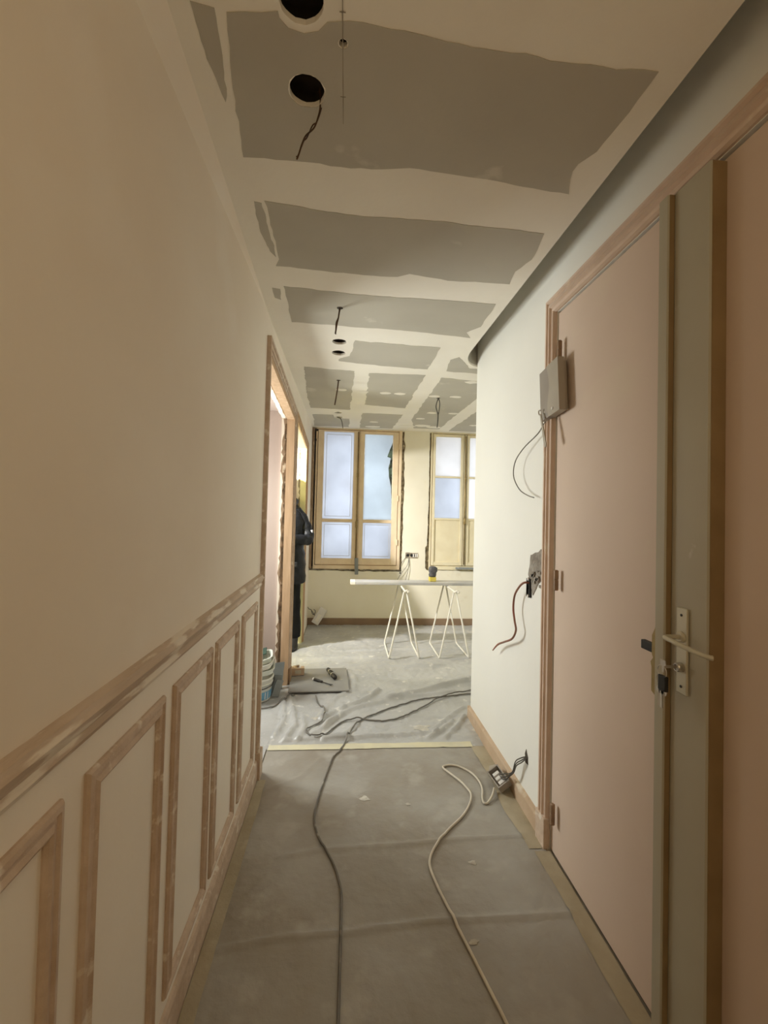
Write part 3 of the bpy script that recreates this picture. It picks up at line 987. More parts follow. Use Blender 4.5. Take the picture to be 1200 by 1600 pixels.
def sash(root, x0, x1, gx0, gx1, z0, z1, gz, m, yy, glass, panel=None):
    """gz: list of (z0, z1) glass openings; panel: optional solid panel opening at the bottom"""
    s = None
    b = BM()
    ops = sorted(gz + ([panel] if panel else []))
    box(b, x0, gx0, yy, yy + 0.045, z0, z1, 0.003)
    box(b, gx1, x1, yy, yy + 0.045, z0, z1, 0.003)
    edges = [z0] + [v for o_ in ops for v in o_] + [z1]
    for i in range(0, len(edges), 2):
        box(b, gx0, gx1, yy + 0.003, yy + 0.042, edges[i], edges[i + 1], 0.003)
    s = obj('sash', b, m, root)
    for k, (a, c) in enumerate(gz):
        b = BM()
        box(b, gx0 - 0.002, gx1 + 0.002, yy + 0.026, yy + 0.030, a - 0.002, c + 0.002)
        obj('pane', b, glass[k], s)
    return s


s1 = sash(win1, -0.360, 0.146, -0.288, 0.083, 0.750, 2.416, [(0.825, 1.272), (1.312, 2.397)], 'winframe', FY - 0.012, ['frost', 'frost'])
s2 = sash(win1, 0.164, 0.644, 0.217, 0.573, 0.750, 2.416, [(0.828, 1.272), (1.312, 2.380)], 'winframe', FY - 0.012, ['frost', 'clear'])
# films stuck on the panes
for par, x0, x1, z0, z1 in ((s1, -0.262, 0.058, 0.853, 1.245), (s1, -0.258, 0.056, 1.345, 2.365), (s2, 0.240, 0.552, 0.853, 1.250)):
    b = BM()
    frame_rect(b, x0, x1, z0, z1, 0.004, FY + 0.0125, FY + 0.0135)
    obj('film_edge', b, 'whitepatch', par)
b = BM()
prism(b, jag([(0.217, 1.312), (0.573, 1.312), (0.570, 1.50), (0.566, 1.60), (0.560, 1.72), (0.532, 1.86), (0.524, 1.965), (0.548, 2.09), (0.505, 2.106),
              (0.533, 2.198), (0.572, 2.29), (0.573, 2.38), (0.217, 2.38)], 0.004, 0.03, seed=2, freq=20), 'y', FY + 0.0105, FY + 0.0125)
obj('film', b, 'frost2', s2)
b = BM()
box(b, 0.152, 0.1615, FY - 0.016, FY + 0.03, 0.752, 2.414, 0.002)
box(b, 0.135, 0.175, FY + 0.036, FY + 0.05, 0.76, 2.40)
obj('meeting_stile', b, 'winframe', win1)
b = BM()
tube(b, [(0.137, FY - 0.020, 0.80), (0.137, FY - 0.020, 2.40)], 0.0065, 8)
for z, h, r in ((1.86, 0.07, 0.012), (1.25, 0.11, 0.016)):
    lathe(b, [(0.006, z - h / 2), (r, z - h / 4), (r * 0.8, z), (r, z + h / 4), (0.006, z + h / 2)], 10, 0.137, FY - 0.022)
obj('espagnolette', b, 'brass', win1, smooth=True)
b = BM()
box(b, 0.128, 0.172, FY - 0.040, FY - 0.024, 0.632, 0.836, 0.004, mtx=Matrix.Translation((0.15, 0, 0.73)) @ Matrix.Rotation(-0.03, 4, 'Y') @ Matrix.Translation((-0.15, 0, -0.73)))
obj('keeper_bar', b, 'slate', win1)
for z in (1.0, 1.55, 2.2):
    b = BM()
    lathe(b, [(0.007, z), (0.008, z + 0.004), (0.008, z + 0.066), (0.005, z + 0.072)], 8, 0.648, FY - 0.014)
    obj('hinge', b, 'winframe', win1)
b = BM()
box(b, -0.40, 0.70, FY - 0.004, FY + 0.03, 0.683, 0.694)
obj('sill_gap', b, 'masonry', win1)

win2 = empty('window_2')
win2['kind'] = 'structure'
b = BM()
frame_rect(b, 1.062, 2.08, 0.700, 2.434, 0.016, FY - 0.006, FY + 0.07, wb=0.048, wt=0.010)
frame_rect(b, 1.07, 2.07, 0.705, 2.43, 0.04, FY + 0.040, FY + 0.068, wb=0.085, wt=0.035)
obj('window_frame', b, 'winframe2', win2)
t1 = sash(win2, 1.085, 1.480, 1.118, 1.446, 0.756, 2.416, [(1.352, 1.862), (1.884, 2.384)], 'winframe2', FY - 0.012, ['frost', 'frost_w'], panel=(0.80, 1.328))
t2 = sash(win2, 1.524, 2.055, 1.556, 2.02, 0.756, 2.416, [(1.352, 1.862), (1.884, 2.384)], 'winframe2', FY - 0.012, ['frost_w', 'frost_w'], panel=(0.80, 1.328))
for par, x0, x1 in ((t1, 1.118, 1.446), (t2, 1.556, 2.02)):
    b = BM()
    box(b, x0 - 0.002, x1 + 0.002, FY + 0.004, FY + 0.02, 0.798, 1.330)
    obj('solid_panel', b, 'winframe2', par)
b = BM()
box(b, 1.487, 1.517, FY - 0.014, FY + 0.03, 0.757, 2.415, 0.003)
box(b, 1.46, 1.54, FY + 0.036, FY + 0.05, 0.76, 2.40)
obj('meeting_stile', b, 'winframe2', win2)
b = BM()
tube(b, [(1.502, FY - 0.022, 0.77), (1.502, FY - 0.022, 2.40)], 0.0075, 8)
for z, h, r in ((1.86, 0.07, 0.012), (1.32, 0.11, 0.018)):
    lathe(b, [(0.006, z - h / 2), (r, z - h / 4), (r * 0.8, z), (r, z + h / 4), (0.006, z + h / 2)], 10, 1.502, FY - 0.024)
obj('espagnolette', b, 'brass', win2, smooth=True)
b = BM()
box(b, 1.40, 2.06, FY - 0.045, FY - 0.006, 0.712, 0.738, 0.004)
obj('window_sill', b, 'slate', win2)

# dark tree seen through the clear strip of glass
tree = thing('tree', 'dark green tree outside behind the edge of the frosted pane', 'tree', (1.80, 14.0, -4.0))
b = BM()
tube(b, [(0, 0, 0), (0.05, 0, 2.5), (0, 0.05, 5.0), (0.05, 0, 7.4)], lambda t: 0.16 * (1 - 0.85 * t), 8, smooth=3)
obj('trunk', b, 'bark', tree, smooth=True)
b = BM()
for i in range(700):
    h = random.uniform(0.1, 1)
    rad = 0.75 * (1 - h) + 0.62 + 0.14 * math.sin(h * 19)
    a = random.uniform(0, 2 * PI)
    rr = rad * math.sqrt(random.random())
    c = Vector((rr * math.cos(a), rr * math.sin(a), 3.6 + h * 5.4))
    s = random.uniform(0.12, 0.26)
    q = Matrix.Rotation(random.uniform(0, 6.28), 3, Vector((random.random() - .5, random.random() - .5, random.random() - .5)).normalized())
    vs = [b.verts.new(c + q @ Vector(p) * s) for p in ((1, 0, 0), (0, 1, 0), (-1, 0, 0), (0, -1, 0), (0, 0, 0.6), (0, 0, -0.6))]
    for f in ((0, 1, 4), (1, 2, 4), (2, 3, 4), (3, 0, 4), (1, 0, 5), (2, 1, 5), (3, 2, 5), (0, 3, 5)):
        b.faces.new([vs[k] for k in f])
cr_ = obj('crown', b, 'leaf', tree)
cr_['kind'] = 'stuff'

# ------------------------------------------------------------------ things on the far wall
sock = thing('wall_socket', 'empty triple socket recess with bare wires on the pillar between the windows', 'socket', (0.84, FY, 0.876))
b = BM()
plate_holes(b, jag([(-0.078, -0.034), (0.076, -0.036), (0.076, 0.032), (-0.078, 0.034)], 0.004, 0.02, seed=4, freq=30),
            [circle(x, 0, 0.019, 14) for x in (-0.048, 0.0, 0.048)], 'y', -0.006, -0.0002)
obj('back_box', b, 'masonry', sock)
for x in (-0.048, 0.0, 0.048):
    b = BM()
    tube(b, [(x, -0.0028, 0), (x, -0.0012, 0)], 0.0188, 14)
    obj('socket_hole', b, 'blackplastic', sock)
for x in (0.022, 0.050, 0.070):
    b = BM()
    box(b, x - 0.007, x + 0.007, -0.010, -0.004, -0.02, 0.02)
    obj('terminal', b, 'whitepatch', sock)
for pts in ([(-0.035, -0.006, -0.028), (-0.053, -0.02, -0.12), (-0.126, -0.03, -0.218), (-0.178, -0.02, -0.31)],
            [(-0.035, -0.006, -0.028), (-0.039, -0.02, -0.16), (-0.076, -0.03, -0.315)],
            [(-0.076, -0.006, -0.03), (-0.13, -0.015, -0.097), (-0.149, -0.015, -0.138)]):
    b = BM()
    tube(b, pts, 0.0028, 6, smooth=5)
    obj('wire', b, 'cable_dark', sock)
b = BM()
tube(b, [(0.70, FY - 0.0005, 0.655), (0.70, FY - 0.004, 0.655)], 0.010, 8)
b.verts.ensure_lookup_table()
obj('screw_hole', b, 'blackplastic', wall_far)

jc = thing('junction_cover', 'white rectangular cover leaning askew on the far skirting by the person', 'cover', (-0.285, 5.55, 0.128))
b = BM()
box(b, -0.046, 0.046, -0.012, 0.012, -0.105, 0.105, 0.006, mtx=Matrix.Rotation(-0.12, 4, 'X') @ Matrix.Rotation(0.55, 4, 'Y'))
obj('cover_plate', b, 'whitepatch', jc)
b = BM()
box(b, -0.02, 0.02, -0.016, -0.010, -0.07, 0.02, 0.003, mtx=Matrix.Rotation(-0.12, 4, 'X') @ Matrix.Rotation(0.55, 4, 'Y'))
obj('cover_insert', b, 'plaster', jc)
b = BM()
tube(b, [(-0.428, 5.56, 0.235), (-0.41, 5.54, 0.215), (-0.385, 5.54, 0.205), (-0.37, 5.54, 0.16), (-0.345, 5.545, 0.15), (-0.335, 5.55, 0.19), (-0.355, 5.55, 0.21)], 0.004, 6, smooth=5)
tube(b, [(-0.385, 5.54, 0.205), (-0.36, 5.54, 0.17), (-0.34, 5.55, 0.135)], 0.004, 6, smooth=5)
tag(obj('wire', b, 'cable_dark', smooth=True), 'tangled dark wires poking from the corner behind the person', 'wire')

# ------------------------------------------------------------------ trestle table
def trestle(label, x):
    t = thing('trestle', label, 'trestle', (x, 4.285, 0.010), 0, 'white tubular trestles under the plank')
    for s in (-1, 1):
        b = BM()
        pts = [(0.012 * s, 0.03, 0.636), (0.145 * s, 0.0, 0.012), (0.147 * s, 0.255, 0.010), (0.145 * s, 0.51, 0.012), (0.012 * s, 0.485, 0.636)]
        # rounded bends
        P = [Vector(p) for p in pts]
        path = [P[0]]
        for i in (1, 3):
            a, c, d = P[i - 1], P[i], P[i + 1]
            for q in range(5):
                u = q / 4
                p1 = c + (a - c).normalized() * 0.03
                p2 = c + (d - c).normalized() * 0.03
                path.append((1 - u) ** 2 * p1 + 2 * u * (1 - u) * c + u * u * p2)
        path.append(P[4])
        tube(b, path, 0.0085, 8)
        obj('leg_frame', b, 'whitemetal', t, smooth=True)
    b = BM()
    tube(b, [(0.024, -0.005, 0.640), (0.010, 0.0, 0.655), (0.0, 0.02, 0.642), (0.0, 0.10, 0.640), (0.0, 0.42, 0.640), (0.0, 0.52, 0.642)], 0.010, 8, smooth=3)
    obj('top_rail', b, 'whitemetal', t, smooth=True)
    b = BM()
    tube(b, [(0.020, -0.008, 0.634), (0.034, -0.008, 0.652)], 0.011, 8)
    obj('stop_hook', b, 'whitemetal', t, smooth=True)
    return t


trestle('white tubular trestle holding the open left end of the plank', 0.592)
trestle('white tubular trestle beneath the dark and yellow tool, nearer the white wall', 1.078)
tb = thing('plank', 'long grey wrapped plank lying across the two white trestles', 'plank', (0.85, 4.70, 0.6625))
b = BM()
box(b, -0.73, 0.80, -0.085, 0.085, 0.0, 0.029, 0.004)
obj('board', b, 'plankgrey', tb)
b = BM()
box(b, -0.782, -0.7305, -0.086, 0.086, -0.001, 0.030, 0.004)
obj('end_cap', b, 'whitemetal', tb)
tl = thing('power_tool', 'small dark grey tool with a yellow base standing on the plank', 'tool', (0.93, 4.71, 0.6920))
b = BM()
box(b, -0.036, 0.036, -0.036, 0.036, 0, 0.048, 0.008)
obj('battery', b, 'yellowplastic', tl)
b = BM()
loft(b, [(0, 0, 0.049, 0.034, 0.034), (0, 0, 0.07, 0.040, 0.040), (0.003, 0, 0.085, 0.036, 0.036), (0.002, 0, 0.11, 0.044, 0.042), (0.004, 0, 0.135, 0.045, 0.042), (0.002, 0, 0.152, 0.034, 0.034), (0, 0, 0.158, 0.015, 0.015)], 16, power=2.6)
obj('body', b, 'darkgrey', tl, smooth=True)
b = BM()
box(b, 0.036, 0.050, -0.014, 0.014, 0.10, 0.145, 0.004)
obj('trigger', b, 'blackplastic', tl)

# ------------------------------------------------------------------ floor board with tools
gb = BM()
box(gb, -0.232, 0.232, -0.25, 0.25, 0.0, 0.010, 0.002)
gbo = tag(obj('board', gb, 'greyboard'), 'thin grey board lying flat on the sheet beside the doorway post', 'board')
gbo.location = (-0.178, 3.742, 0.022)
gbo.rotation_euler = (0, 0, 0.045)
BZ = 0.0325
sc = thing('scraper', 'thin dark scraper with pale handle tip lying on the grey board', 'scraper', (-0.15, 3.65, BZ + 0.011), math.atan2(-0.113, 0.142))
b = BM()
lathe(b, [(0.006, -0.09), (0.012, -0.085), (0.011, -0.04), (0.008, -0.02), (0.009, 0.0)], 10)
o = obj('handle', b, 'black_iron', sc, smooth=True)
o.rotation_euler = (0, PI / 2, 0)
b = BM()
lathe(b, [(0.010, -0.098), (0.0125, -0.095), (0.0125, -0.086), (0.010, -0.085)], 10)
o = obj('handle_tip', b, 'whitepatch', sc, smooth=True)
o.rotation_euler = (0, PI / 2, 0)
b = BM()
box(b, 0.0, 0.07, -0.004, 0.004, -0.004, 0.0, 0.001)
prism(b, [(0.07, -0.004), (0.098, -0.014), (0.098, 0.014), (0.07, 0.004)], 'z', -0.003, -0.001)
obj('blade', b, 'black_iron', sc)
dt = thing('chisel_holder', 'stubby dark ribbed tool with grey collars lying on the grey board', 'tool', (-0.08, 3.80, BZ + 0.021), math.atan2(-0.227, 0.075))
b = BM()
lathe(b, [(0.010, -0.115), (0.018, -0.105), (0.020, -0.05), (0.014, -0.04), (0.021, -0.03), (0.021, 0.02), (0.014, 0.03), (0.020, 0.04), (0.019, 0.09), (0.012, 0.105)], 12)
o = obj('body', b, 'black_iron', dt, smooth=True)
o.rotation_euler = (0, PI / 2, 0)
for z in (-0.045, 0.03):
    b = BM()
    lathe(b, [(0.018, z - 0.006), (0.0215, z - 0.005), (0.0215, z + 0.005), (0.018, z + 0.006)], 12)
    o = obj('collar', b, 'steel', dt)
    o.rotation_euler = (0, PI / 2, 0)
b = BM()
tube(b, [(-0.11, 0.0, -0.004), (-0.128, 0.012, -0.008), (-0.13, 0.03, -0.012)], 0.005, 6, smooth=3)
obj('nozzle', b, 'whitepatch', dt)
wb = thing('timber_offcut', 'small sawn timber offcut with a square notch beside the doorway post', 'wood', (-0.362, 3.845, 0.034), 0.12)
b = BM()
box(b, -0.052, 0.052, -0.03, -0.008, 0, 0.058, 0.002)
box(b, -0.052, -0.024, -0.008, 0.03, 0, 0.058, 0.002)
box(b, 0.024, 0.052, -0.008, 0.03, 0, 0.058, 0.002)
obj('notched_block', b, 'wood_h', wb)
b = BM()
box(b, -0.024, 0.024, -0.0335, -0.030, 0.014, 0.044, 0.001)
obj('metal_plate', b, 'plate', wb)
b = BM()
box(b, -0.012, 0.012, -0.075, 0.075, -0.010, 0.010, 0.002, mtx=Matrix.Rotation(-0.35, 4, 'X'))
lw = tag(obj('timber_stick', b, 'plank'), 'short brown stick leaning behind the notched timber offcut', 'wood')
lw.location = (-0.395, 4.00, 0.045)
lw.rotation_euler = (0, 0, 0.35)

# ------------------------------------------------------------------ bucket in the near left doorway
bk = thing('bucket', 'off-white plastic bucket with a blue band in the near left doorway', 'bucket', (-0.635, 3.42, 0.014))
b = BM()
lathe(b, [(0.112, 0.0), (0.116, 0.004), (0.130, 0.150), (0.137, 0.153), (0.137, 0.166), (0.127, 0.168), (0.124, 0.150), (0.110, 0.01)], 32)
obj('pail', b, 'bucket', bk, smooth=True)
b = BM()
lathe(b, [(0.1187, 0.016), (0.1242, 0.074)], 32, cap=False)
obj('label_band', b, 'blue', bk, smooth=True)
b = BM()
for a0 in (-0.55, -0.75):
    rows = []
    for i in range(3):
        a = a0 + i * 0.03
        rows.append((b.verts.new((0.1195 * math.cos(a), 0.1195 * math.sin(a), 0.020)), b.verts.new((0.1247 * math.cos(a), 0.1247 * math.sin(a), 0.070))))
    for p, q in zip(rows, rows[1:]):
        b.faces.new((p[0], q[0], q[1], p[1]))
obj('label_stripe', b, 'whitepatch', bk)
b = BM()
lathe(b, [(0.1265, 0.118), (0.132, 0.120), (0.132, 0.126), (0.1265, 0.128)], 32)
obj('rim_band', b, 'bucket', bk, smooth=True)
b = BM()
tube(b, [(0.141 * math.cos(a), 0.141 * math.sin(a), 0.145 - 0.04 * math.sin((a + 2.4) / 2.9 * PI)) for a in [-2.4 + 2.9 * i / 14 for i in range(15)]], 0.0035, 6)
obj('bail', b, 'black_iron', bk, smooth=True)


def tray(label, loc, rot, m, w=0.13, d=0.085):
    t = thing('plastic_tray', label, 'tray', loc, 0, 'plastic trays heaped on the bucket')
    t.rotation_euler = rot
    b = BM()
    def rr(sx, sy, z):
        return [b.verts.new((sx * math.copysign(abs(math.cos(a)) ** 0.45, math.cos(a)), sy * math.copysign(abs(math.sin(a)) ** 0.45, math.sin(a)), z)) for a in [2 * PI * i / 28 for i in range(28)]]
    L = [rr(w, d, 0.0), rr(w, d, 0.012), rr(w + 0.012, d + 0.012, 0.034), rr(w + 0.018, d + 0.018, 0.034), rr(w + 0.018, d + 0.018, 0.040), rr(w + 0.006, d + 0.006, 0.038), rr(w - 0.008, d - 0.008, 0.010)]
    for p, q in zip(L, L[1:]):
        for k in range(28):
            b.faces.new((p[k], p[(k + 1) % 28], q[(k + 1) % 28], q[k]))
    b.faces.new(L[0][::-1])
    b.faces.new(L[-1])
    obj('shell', b, m, t, smooth=False)
    b = BM()
    box(b, -0.07, 0.07, -d * 0.3, d * 0.3, 0.0105, 0.018, 0.002)
    obj('tray_rib', b, m, t)


tray('pale plastic tray lying lowest across the bucket rim', (-0.632, 3.41, 0.200), (0.06, -0.12, 0.1), 'palegreen')
tray('pale plastic tray stacked in the middle above the bucket', (-0.626, 3.405, 0.238), (0.08, -0.20, -0.1), 'bucket', 0.12, 0.08)
tray('pale plastic tray topmost on the bucket', (-0.622, 3.40, 0.276), (0.08, -0.26, 0.15), 'palegreen', 0.11, 0.075)
fl = thing('plastering_float', 'dark green plastering float lying on top of the bucket', 'float', (-0.66, 3.42, 0.322))
fl.rotation_euler = (0.12, -0.28, 0.1)
b = BM()
box(b, -0.11, 0.11, -0.055, 0.055, 0, 0.010, 0.003)
obj('sole', b, 'green', fl)
b = BM()
tube(b, [(-0.06, 0, 0.008), (-0.06, 0, 0.035), (-0.045, 0, 0.045), (0.045, 0, 0.045), (0.06, 0, 0.035), (0.06, 0, 0.008)], 0.010, 8)
obj('handle', b, 'green', fl, smooth=True)


def offcut(label, loc, rot, sx, sz):
    b = BM()
    pts = jag([(-sx, 0), (sx, 0), (sx * 0.9, sz), (-sx * 0.8, sz * 0.94)], 0.006, 0.03, seed=loc[1], freq=14)
    prism(b, pts, 'y', -0.005, 0.005)
    o = obj('slate_offcut', b, 'slate')
    tag(o, label, 'offcut', 'grey offcuts leaning by the bucket')
    o.location = loc
    o.rotation_euler = rot


offcut('grey offcut with pale edge leaning nearest the camera beside the bucket', (-0.49, 3.435, 0.014), (-0.12, 0.40, 0.55), 0.032, 0.125)
offcut('grey offcut leaning behind the others against the doorway post', (-0.500, 3.585, 0.016), (-0.2, 0.12, 0.2), 0.042, 0.20)
offcut('dark grey offcut standing between bucket and doorway post', (-0.515, 3.51, 0.014), (-0.15, 0.30, 0.3), 0.036, 0.14)


# ------------------------------------------------------------------ cables on the floor
def floor_cable(label, pts, r, m, name='cable', zs=None, group=None):
    P = catmull([(x, y, 0) for x, y in pts], 8)
    Q = []
    for i, p in enumerate(P):
        z = max(sheet_h(p.x + dx, p.y + dy) for dx in (-0.008, 0, 0.008) for dy in (-0.008, 0, 0.008)) + r + 0.0008
        if zs:
            z += zs(i / (len(P) - 1))
        Q.append((p.x, p.y, z))
    b = BM()
    tube(b, Q, r, 8)
    return tag(obj(name, b, m, smooth=True), label, 'cable', group)


floor_cable('long dark grey cable running up the middle of the hallway into the room',
            [(0.01, 0.6), (0.012, 0.95), (0.016, 1.263), (0.019, 1.439), (0.021, 1.595), (0.018, 1.701), (-0.014, 1.825), (-0.071, 1.949), (-0.103, 2.069), (-0.10, 2.188),
             (-0.078, 2.354), (-0.035, 2.59), (0.0, 2.66), (0.041, 2.778), (0.079, 2.913), (0.147, 3.047), (0.245, 3.132), (0.364, 3.223), (0.536, 3.328),
             (0.679, 3.385), (0.838, 3.417), (1.002, 3.45), (1.4, 3.52)], 0.0048, 'cable_grey')
floor_cable('thin grey cable curling in an S past the yellow tape, ending at the wrinkles',
            [(-0.186, 3.44), (-0.165, 3.32), (-0.117, 3.205), (-0.105, 3.098), (-0.139, 3.0), (-0.198, 2.941), (-0.21, 2.897), (-0.19, 2.839), (-0.146, 2.813),
             (-0.093, 2.843), (-0.035, 2.943), (0.028, 3.023), (0.107, 3.052), (0.186, 3.032), (0.29, 3.02), (0.402, 3.068), (0.51, 3.155), (0.626, 3.258),
             (0.722, 3.36), (0.878, 3.453), (1.02, 3.515), (1.4, 3.66)], 0.0048, 'cable_grey',
            zs=lambda t: 0.0105 * math.exp(-((t - 0.575) / 0.025) ** 2) + 0.0105 * math.exp(-((t - 0.89) / 0.05) ** 2))
floor_cable('short dark cable running from the bucket doorway to the grey board',
            [(-0.9, 3.2), (-0.70, 3.21), (-0.574, 3.227), (-0.497, 3.247), (-0.438, 3.311), (-0.38, 3.412), (-0.345, 3.458)], 0.0045, 'cable_grey')
floor_cable('dusty white cable snaking along the hallway floor to the skirting box',
            [(0.56, 0.6), (0.52, 0.95), (0.474, 1.234), (0.461, 1.30), (0.432, 1.435), (0.403, 1.573), (0.38, 1.681), (0.368, 1.766), (0.375, 1.82), (0.41, 1.888), (0.485, 1.979),
             (0.571, 2.066), (0.626, 2.145), (0.656, 2.216), (0.654, 2.268), (0.631, 2.341), (0.599, 2.40), (0.571, 2.456), (0.576, 2.478), (0.62, 2.487), (0.663, 2.468),
             (0.708, 2.415), (0.729, 2.347), (0.729, 2.273), (0.706, 2.195), (0.703, 2.158), (0.72, 2.156), (0.754, 2.195), (0.784, 2.25)], 0.0052, 'cable_white',
            zs=lambda t: 0.012 * max(0, (t - 0.93) / 0.07))

# ------------------------------------------------------------------ ceiling cables
def hang(label, pts, r, m, two=False):
    b = BM()
    tube(b, pts, r, 7, smooth=6)
    if two:
        tube(b, [(x + 0.004 * math.sin(i * 1.7), y + 0.006, z + 0.012 * (i % 2)) for i, (x, y, z) in enumerate(pts)], r * 0.8, 6, smooth=6)
    return tag(obj('ceiling_cable', b, m, smooth=True), label, 'cable', 'cables hanging from the ceiling')


hang('brown cable hanging out of the second round ceiling hole from the camera', [(-0.093, 1.13, 2.475), (-0.092, 1.142, 2.437), (-0.098, 1.142, 2.403), (-0.107, 1.141, 2.377), (-0.126, 1.14, 2.355), (-0.135, 1.14, 2.333), (-0.142, 1.14, 2.307), (-0.147, 1.14, 2.292)], 0.0021, 'cable_brown', True)
hang('frayed dark cable hanging just before the pair of round ceiling holes', [(-0.056, 2.287, 2.46), (-0.057, 2.287, 2.44), (-0.062, 2.287, 2.393), (-0.070, 2.287, 2.35), (-0.076, 2.287, 2.305)], 0.004, 'cable_brown', True)
hang('straight dark cable hanging past the pair of ceiling holes, left of the middle', [(-0.083, 3.558, 2.46), (-0.083, 3.558, 2.44), (-0.091, 3.558, 2.358), (-0.108, 3.558, 2.241)], 0.0055, 'cable_brown')
hang('looped dark cable hanging near the second window', [(0.801, 3.96, 2.46), (0.801, 3.959, 2.44), (0.782, 3.959, 2.364), (0.803, 3.959, 2.279), (0.795, 3.959, 2.175)], 0.0045, 'cable_dark', True)
b = BM()
tube(b, [(0.801, 3.965, 2.45), (0.815, 3.965, 2.40), (0.812, 3.965, 2.34), (0.803, 3.965, 2.28)], 0.004, 6, smooth=5)
lp = bpy.data.objects.get('ceiling_cable.003')
obj('cable_loop', b, 'cable_dark', lp, smooth=True)
hang('small grey wire hooked from the ceiling above the first window', [(-0.118, 4.965, 2.46), (-0.112, 4.96, 2.437), (-0.085, 4.96, 2.428), (-0.066, 4.96, 2.39), (-0.053, 4.96, 2.318)], 0.005, 'cable_grey')
for i, (x, y) in enumerate(((-0.057, 2.287), (-0.083, 3.558), (0.801, 3.959))):
    b = BM()
    plate_holes(b, circle(x, y, 0.016, 12, 0.002), [], 'z', CZ - 0.0022, CZ - 0.0012)
    obj('cable_hole', b, 'cavity', ceiling)
# void boxes over the lamp holes, coloured dark for the shade inside
for x, y, r in HOLES:
    b = BM()
    lathe(b, [(r * 1.5, CZ + 0.0135), (r * 1.5, CZ + 0.060)], 14, x, y, cap=False)
    b.faces.new([v for v in b.verts if v.co.z > CZ + 0.05])
    obj('ceiling_void', b, 'cavity', ceiling)

# ------------------------------------------------------------------ things on the white right-hand wall
hs = thing('intercom_handset', 'grey-beige intercom unit with a wavy edge hanging over the door casing', 'intercom', (0.866, 1.83, 1.935))
hs.rotation_euler = (-0.10, 0, 0)
b = BM()
box(b, 0.004, 0.022, -0.075, 0.085, -0.105, 0.105, 0.004)
obj('back_plate', b, 'handset2', hs)
b = BM()
pts = [(-0.088, -0.112), (0.0, -0.112)] + [(0.006 + 0.010 * math.sin(i / 14 * 2.2 * PI + 0.4), -0.11 + 0.222 * i / 14) for i in range(15)] + [(-0.088, 0.112)]
prism(b, pts, 'x', -0.024, 0.003)
obj('front_cover', b, 'handset2', hs)
b = BM()
pts = [(0.092, 0.110)] + [(0.012 + 0.010 * math.sin(i / 14 * 2.2 * PI + 0.4), -0.11 + 0.222 * i / 14) for i in range(14, -1, -1)] + [(0.092, -0.108)]
prism(b, pts, 'x', -0.020, 0.003)
obj('side_cover', b, 'handset', hs)
b = BM()
tube(b, [(-0.023, -0.03, -0.088), (-0.027, -0.03, -0.088)], 0.006, 10)
obj('white_screw', b, 'whitepatch', hs)
b = BM()
prism(b, [(0.056, -0.085), (0.066, -0.087), (0.034, -0.228), (0.029, -0.240), (0.018, -0.240), (0.014, -0.228)], 'x', -0.036, -0.032)
tube(b, [(-0.034, 0.056, -0.09), (-0.036, 0.072, -0.082), (-0.036, 0.074, -0.066), (-0.034, 0.06, -0.068)], 0.003, 6, smooth=3)
obj('strap', b, 'handset2', hs)
b = BM()
tube(b, [(0.876, 1.885, 1.835), (0.868, 1.925, 1.815), (0.862, 1.977, 1.777), (0.850, 2.105, 1.731), (0.845, 2.20, 1.676), (0.845, 2.22, 1.602), (0.85, 2.155, 1.533), (0.858, 2.075, 1.501), (0.865, 2.015, 1.488)], 0.0028, 7, smooth=6)
tag(obj('intercom_cable', b, 'cable_grey', smooth=True), 'thin grey cable looping down from the intercom unit', 'cable')

dm = thing('wall_socket', 'broken socket recess of grey mortar with dark box beside the door casing', 'socket', (RX, 2.03, 1.13))
b = BM()
pts = [(y - 2.03, z - 1.13) for y, z in ((2.093, 1.214), (2.057, 1.223), (2.008, 1.239), (1.981, 1.253), (1.955, 1.244), (1.951, 1.15), (1.963, 1.114), (2.002, 1.094), (2.029, 1.066), (2.06, 1.03), (2.103, 1.099), (2.119, 1.118), (2.106, 1.16))]
prism(b, jag(pts, 0.006, 0.014, seed=3, freq=30), 'x', -0.003, 0.0005)
obj('bare_mortar', b, 'mortar', dm)
b = BM()
for i in range(16):
    y, z = random.uniform(-0.07, 0.03), random.uniform(-0.05, 0.02)
    s = random.uniform(0.006, 0.014)
    box(b, -0.010, -0.002, y - s, y + s, z - s * 0.6, z + s * 0.6, mtx=None)
obj('mortar_lump', b, 'mortar', dm)
b = BM()
plate_holes(b, [(0.052, -0.115), (0.092, -0.115), (0.092, -0.028), (0.052, -0.028)], [[(0.056, -0.110), (0.088, -0.110), (0.088, -0.033), (0.056, -0.033)]], 'x', -0.010, 0.0005)
box(b, -0.004, -0.001, 0.053, 0.091, -0.114, -0.029)
obj('socket_box', b, 'blackplastic', dm)
for z in (-0.030, -0.112):
    b = BM()
    tube(b, [(-0.006, 0.072, z), (-0.012, 0.072, z)], 0.008, 8)
    obj('screw_lug', b, 'whitepatch', dm)
b = BM()
tube(b, [(0.884, 2.095, 1.082), (0.862, 2.10, 1.083), (0.85, 2.128, 1.061), (0.848, 2.184, 1.008), (0.85, 2.206, 0.94), (0.85, 2.186, 0.88), (0.85, 2.167, 0.838), (0.85, 2.216, 0.784), (0.85, 2.324, 0.737), (0.85, 2.422, 0.695), (0.85, 2.504, 0.639)],
     lambda t: 0.0052 if t < 0.9 else 0.0052 * (1 - (t - 0.9) * 4), 8, smooth=6)
tag(obj('socket_cable', b, 'cable_red', smooth=True), 'reddish-brown cable curving out of the broken wall socket', 'cable')

